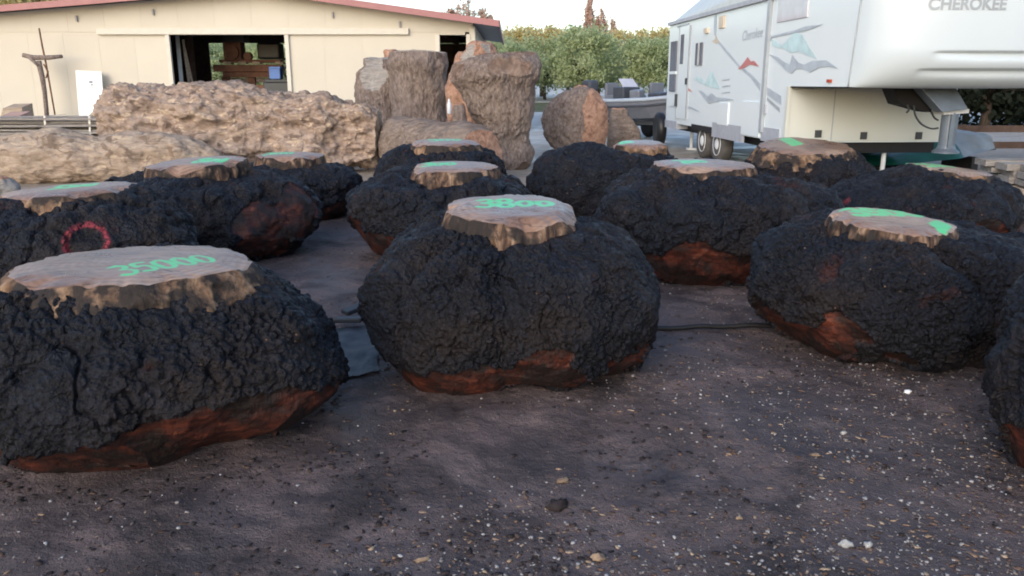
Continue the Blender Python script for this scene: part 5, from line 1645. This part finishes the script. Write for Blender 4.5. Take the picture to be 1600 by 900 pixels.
def near_base(p):
    m = np.zeros(len(p))
    for (cx_, cy_, ax_, ay_) in BASES:
        r = np.hypot((p[:, 0] - cx_) / ax_, (p[:, 1] - cy_) / ay_)
        m = np.maximum(m, np.exp(-((r - 1.03) / 0.09) ** 2))
    return m
def dens_peb(p):
    c = np.clip(0.55 + 0.9 * fbm(p * 1.3, 71, 3), 0.03, 1)
    right = np.clip((p[:, 0] + 1.8) / 1.8, 0.3, 0.85)
    return c * right * (0.55 + 0.45 * np.clip((p[:, 0] + 0.2) / 1.0, 0, 1))
scatter("pebbles", "small pale pebbles and grit strewn over the dark soil", "pebbles", 19000, (0.0016, 0.0085), 0.62, MAT['pebbles'], 5, dens_peb)
scatter("wood_chips", "tan wood chips and bark slivers strewn over the dark soil", "wood chips", 8000, (0.002, 0.009), 0.35, MAT['chips'], 6, dens_peb, 2.0)
scatter("soil_clods", "dark crumbs of soil and charred bark on the ground", "soil clods", 10500, (0.002, 0.011), 0.42, MAT['litter'], 7, lambda p: np.clip(0.22 + 0.5 * fbm(p * 1.7, 75, 3), 0.03, 1) + 0.9 * near_base(p), 1.7)

def stone(name, label, cat, px, py, sx, sy, sz, mat, seed, rz=0.3):
    r_ = np.random.default_rng(seed)
    bmv, bmf = [], []
    n1, n2 = 9, 14
    for a in range(n1):
        th_ = math.pi * (a + 0.02) / (n1 - 0.96)
        for k in range(n2):
            ph_ = 2 * math.pi * k / n2
            d = np.array([math.sin(th_) * math.cos(ph_), math.sin(th_) * math.sin(ph_), math.cos(th_)])
            m_ = 1 + 0.38 * float(fbm(d * 2.0 + seed, seed, 4, 0.6))
            bmv.append(d * m_ * np.array([sx, sy, sz]))
    for a in range(n1 - 1):
        for k in range(n2):
            bmf.append((a * n2 + k, (a + 1) * n2 + k, (a + 1) * n2 + (k + 1) % n2, a * n2 + (k + 1) % n2))
    V = np.array(bmv)
    V = np.stack([V[:, 0] * math.cos(rz) - V[:, 1] * math.sin(rz), V[:, 0] * math.sin(rz) + V[:, 1] * math.cos(rz), V[:, 2]], -1)
    c = atZ(px, py); c[2] = float(ground_h(c[None])[0]) + sz * 0.6
    o = mk(name, V + c, bmf, mat, None, True)
    tag(o, label, cat, "larger stones and chips on the soil")
for a in ((("wood_chip", "tan oval wood chip on the soil below the centre burl", "wood chip", 880, 755, .026, .016, .010, MAT['chip'], 1)),
          (("stone", "largest pale stone near the bottom right of the photo", "stone", 1321, 850, .022, .016, .013, MAT['pebble'], 2)),
          (("stone", "pale flat stone just right of the largest pale stone", "stone", 1357, 851, .018, .012, .009, MAT['pebble'], 3)),
          (("stone", "lone white stone in front of the right burl's dark undercut", "stone", 1417, 620, .018, .014, .011, MAT['white'], 4)),
          (("wood_chip", "reddish tan chip on the soil right of the middle foreground", "wood chip", 1273, 714, .024, .012, .008, MAT['chip'], 5)),
          (("wood_chip", "long pale splinter at the bottom left of centre", "wood chip", 660, 877, .026, .008, .006, MAT['chip'], 6)),
          (("stone", "dirty tan stone at the bottom right of centre", "stone", 934, 876, .022, .018, .013, MAT['chip'], 7)),
          (("wood_chip", "orange chip on the soil at right below the compacted patch", "wood chip", 1155, 810, .014, .010, .008, MAT['chip'], 8)),
          (("stone", "white stone between the pebbles right of the wood chip", "stone", 1318, 678, .015, .011, .009, MAT['pebble'], 9)),
          (("soil_lump", "knobby brown lump of soil below the oval wood chip", "soil lump", 872, 793, .035, .025, .022, MAT['clod'], 10))):
    stone(*a)
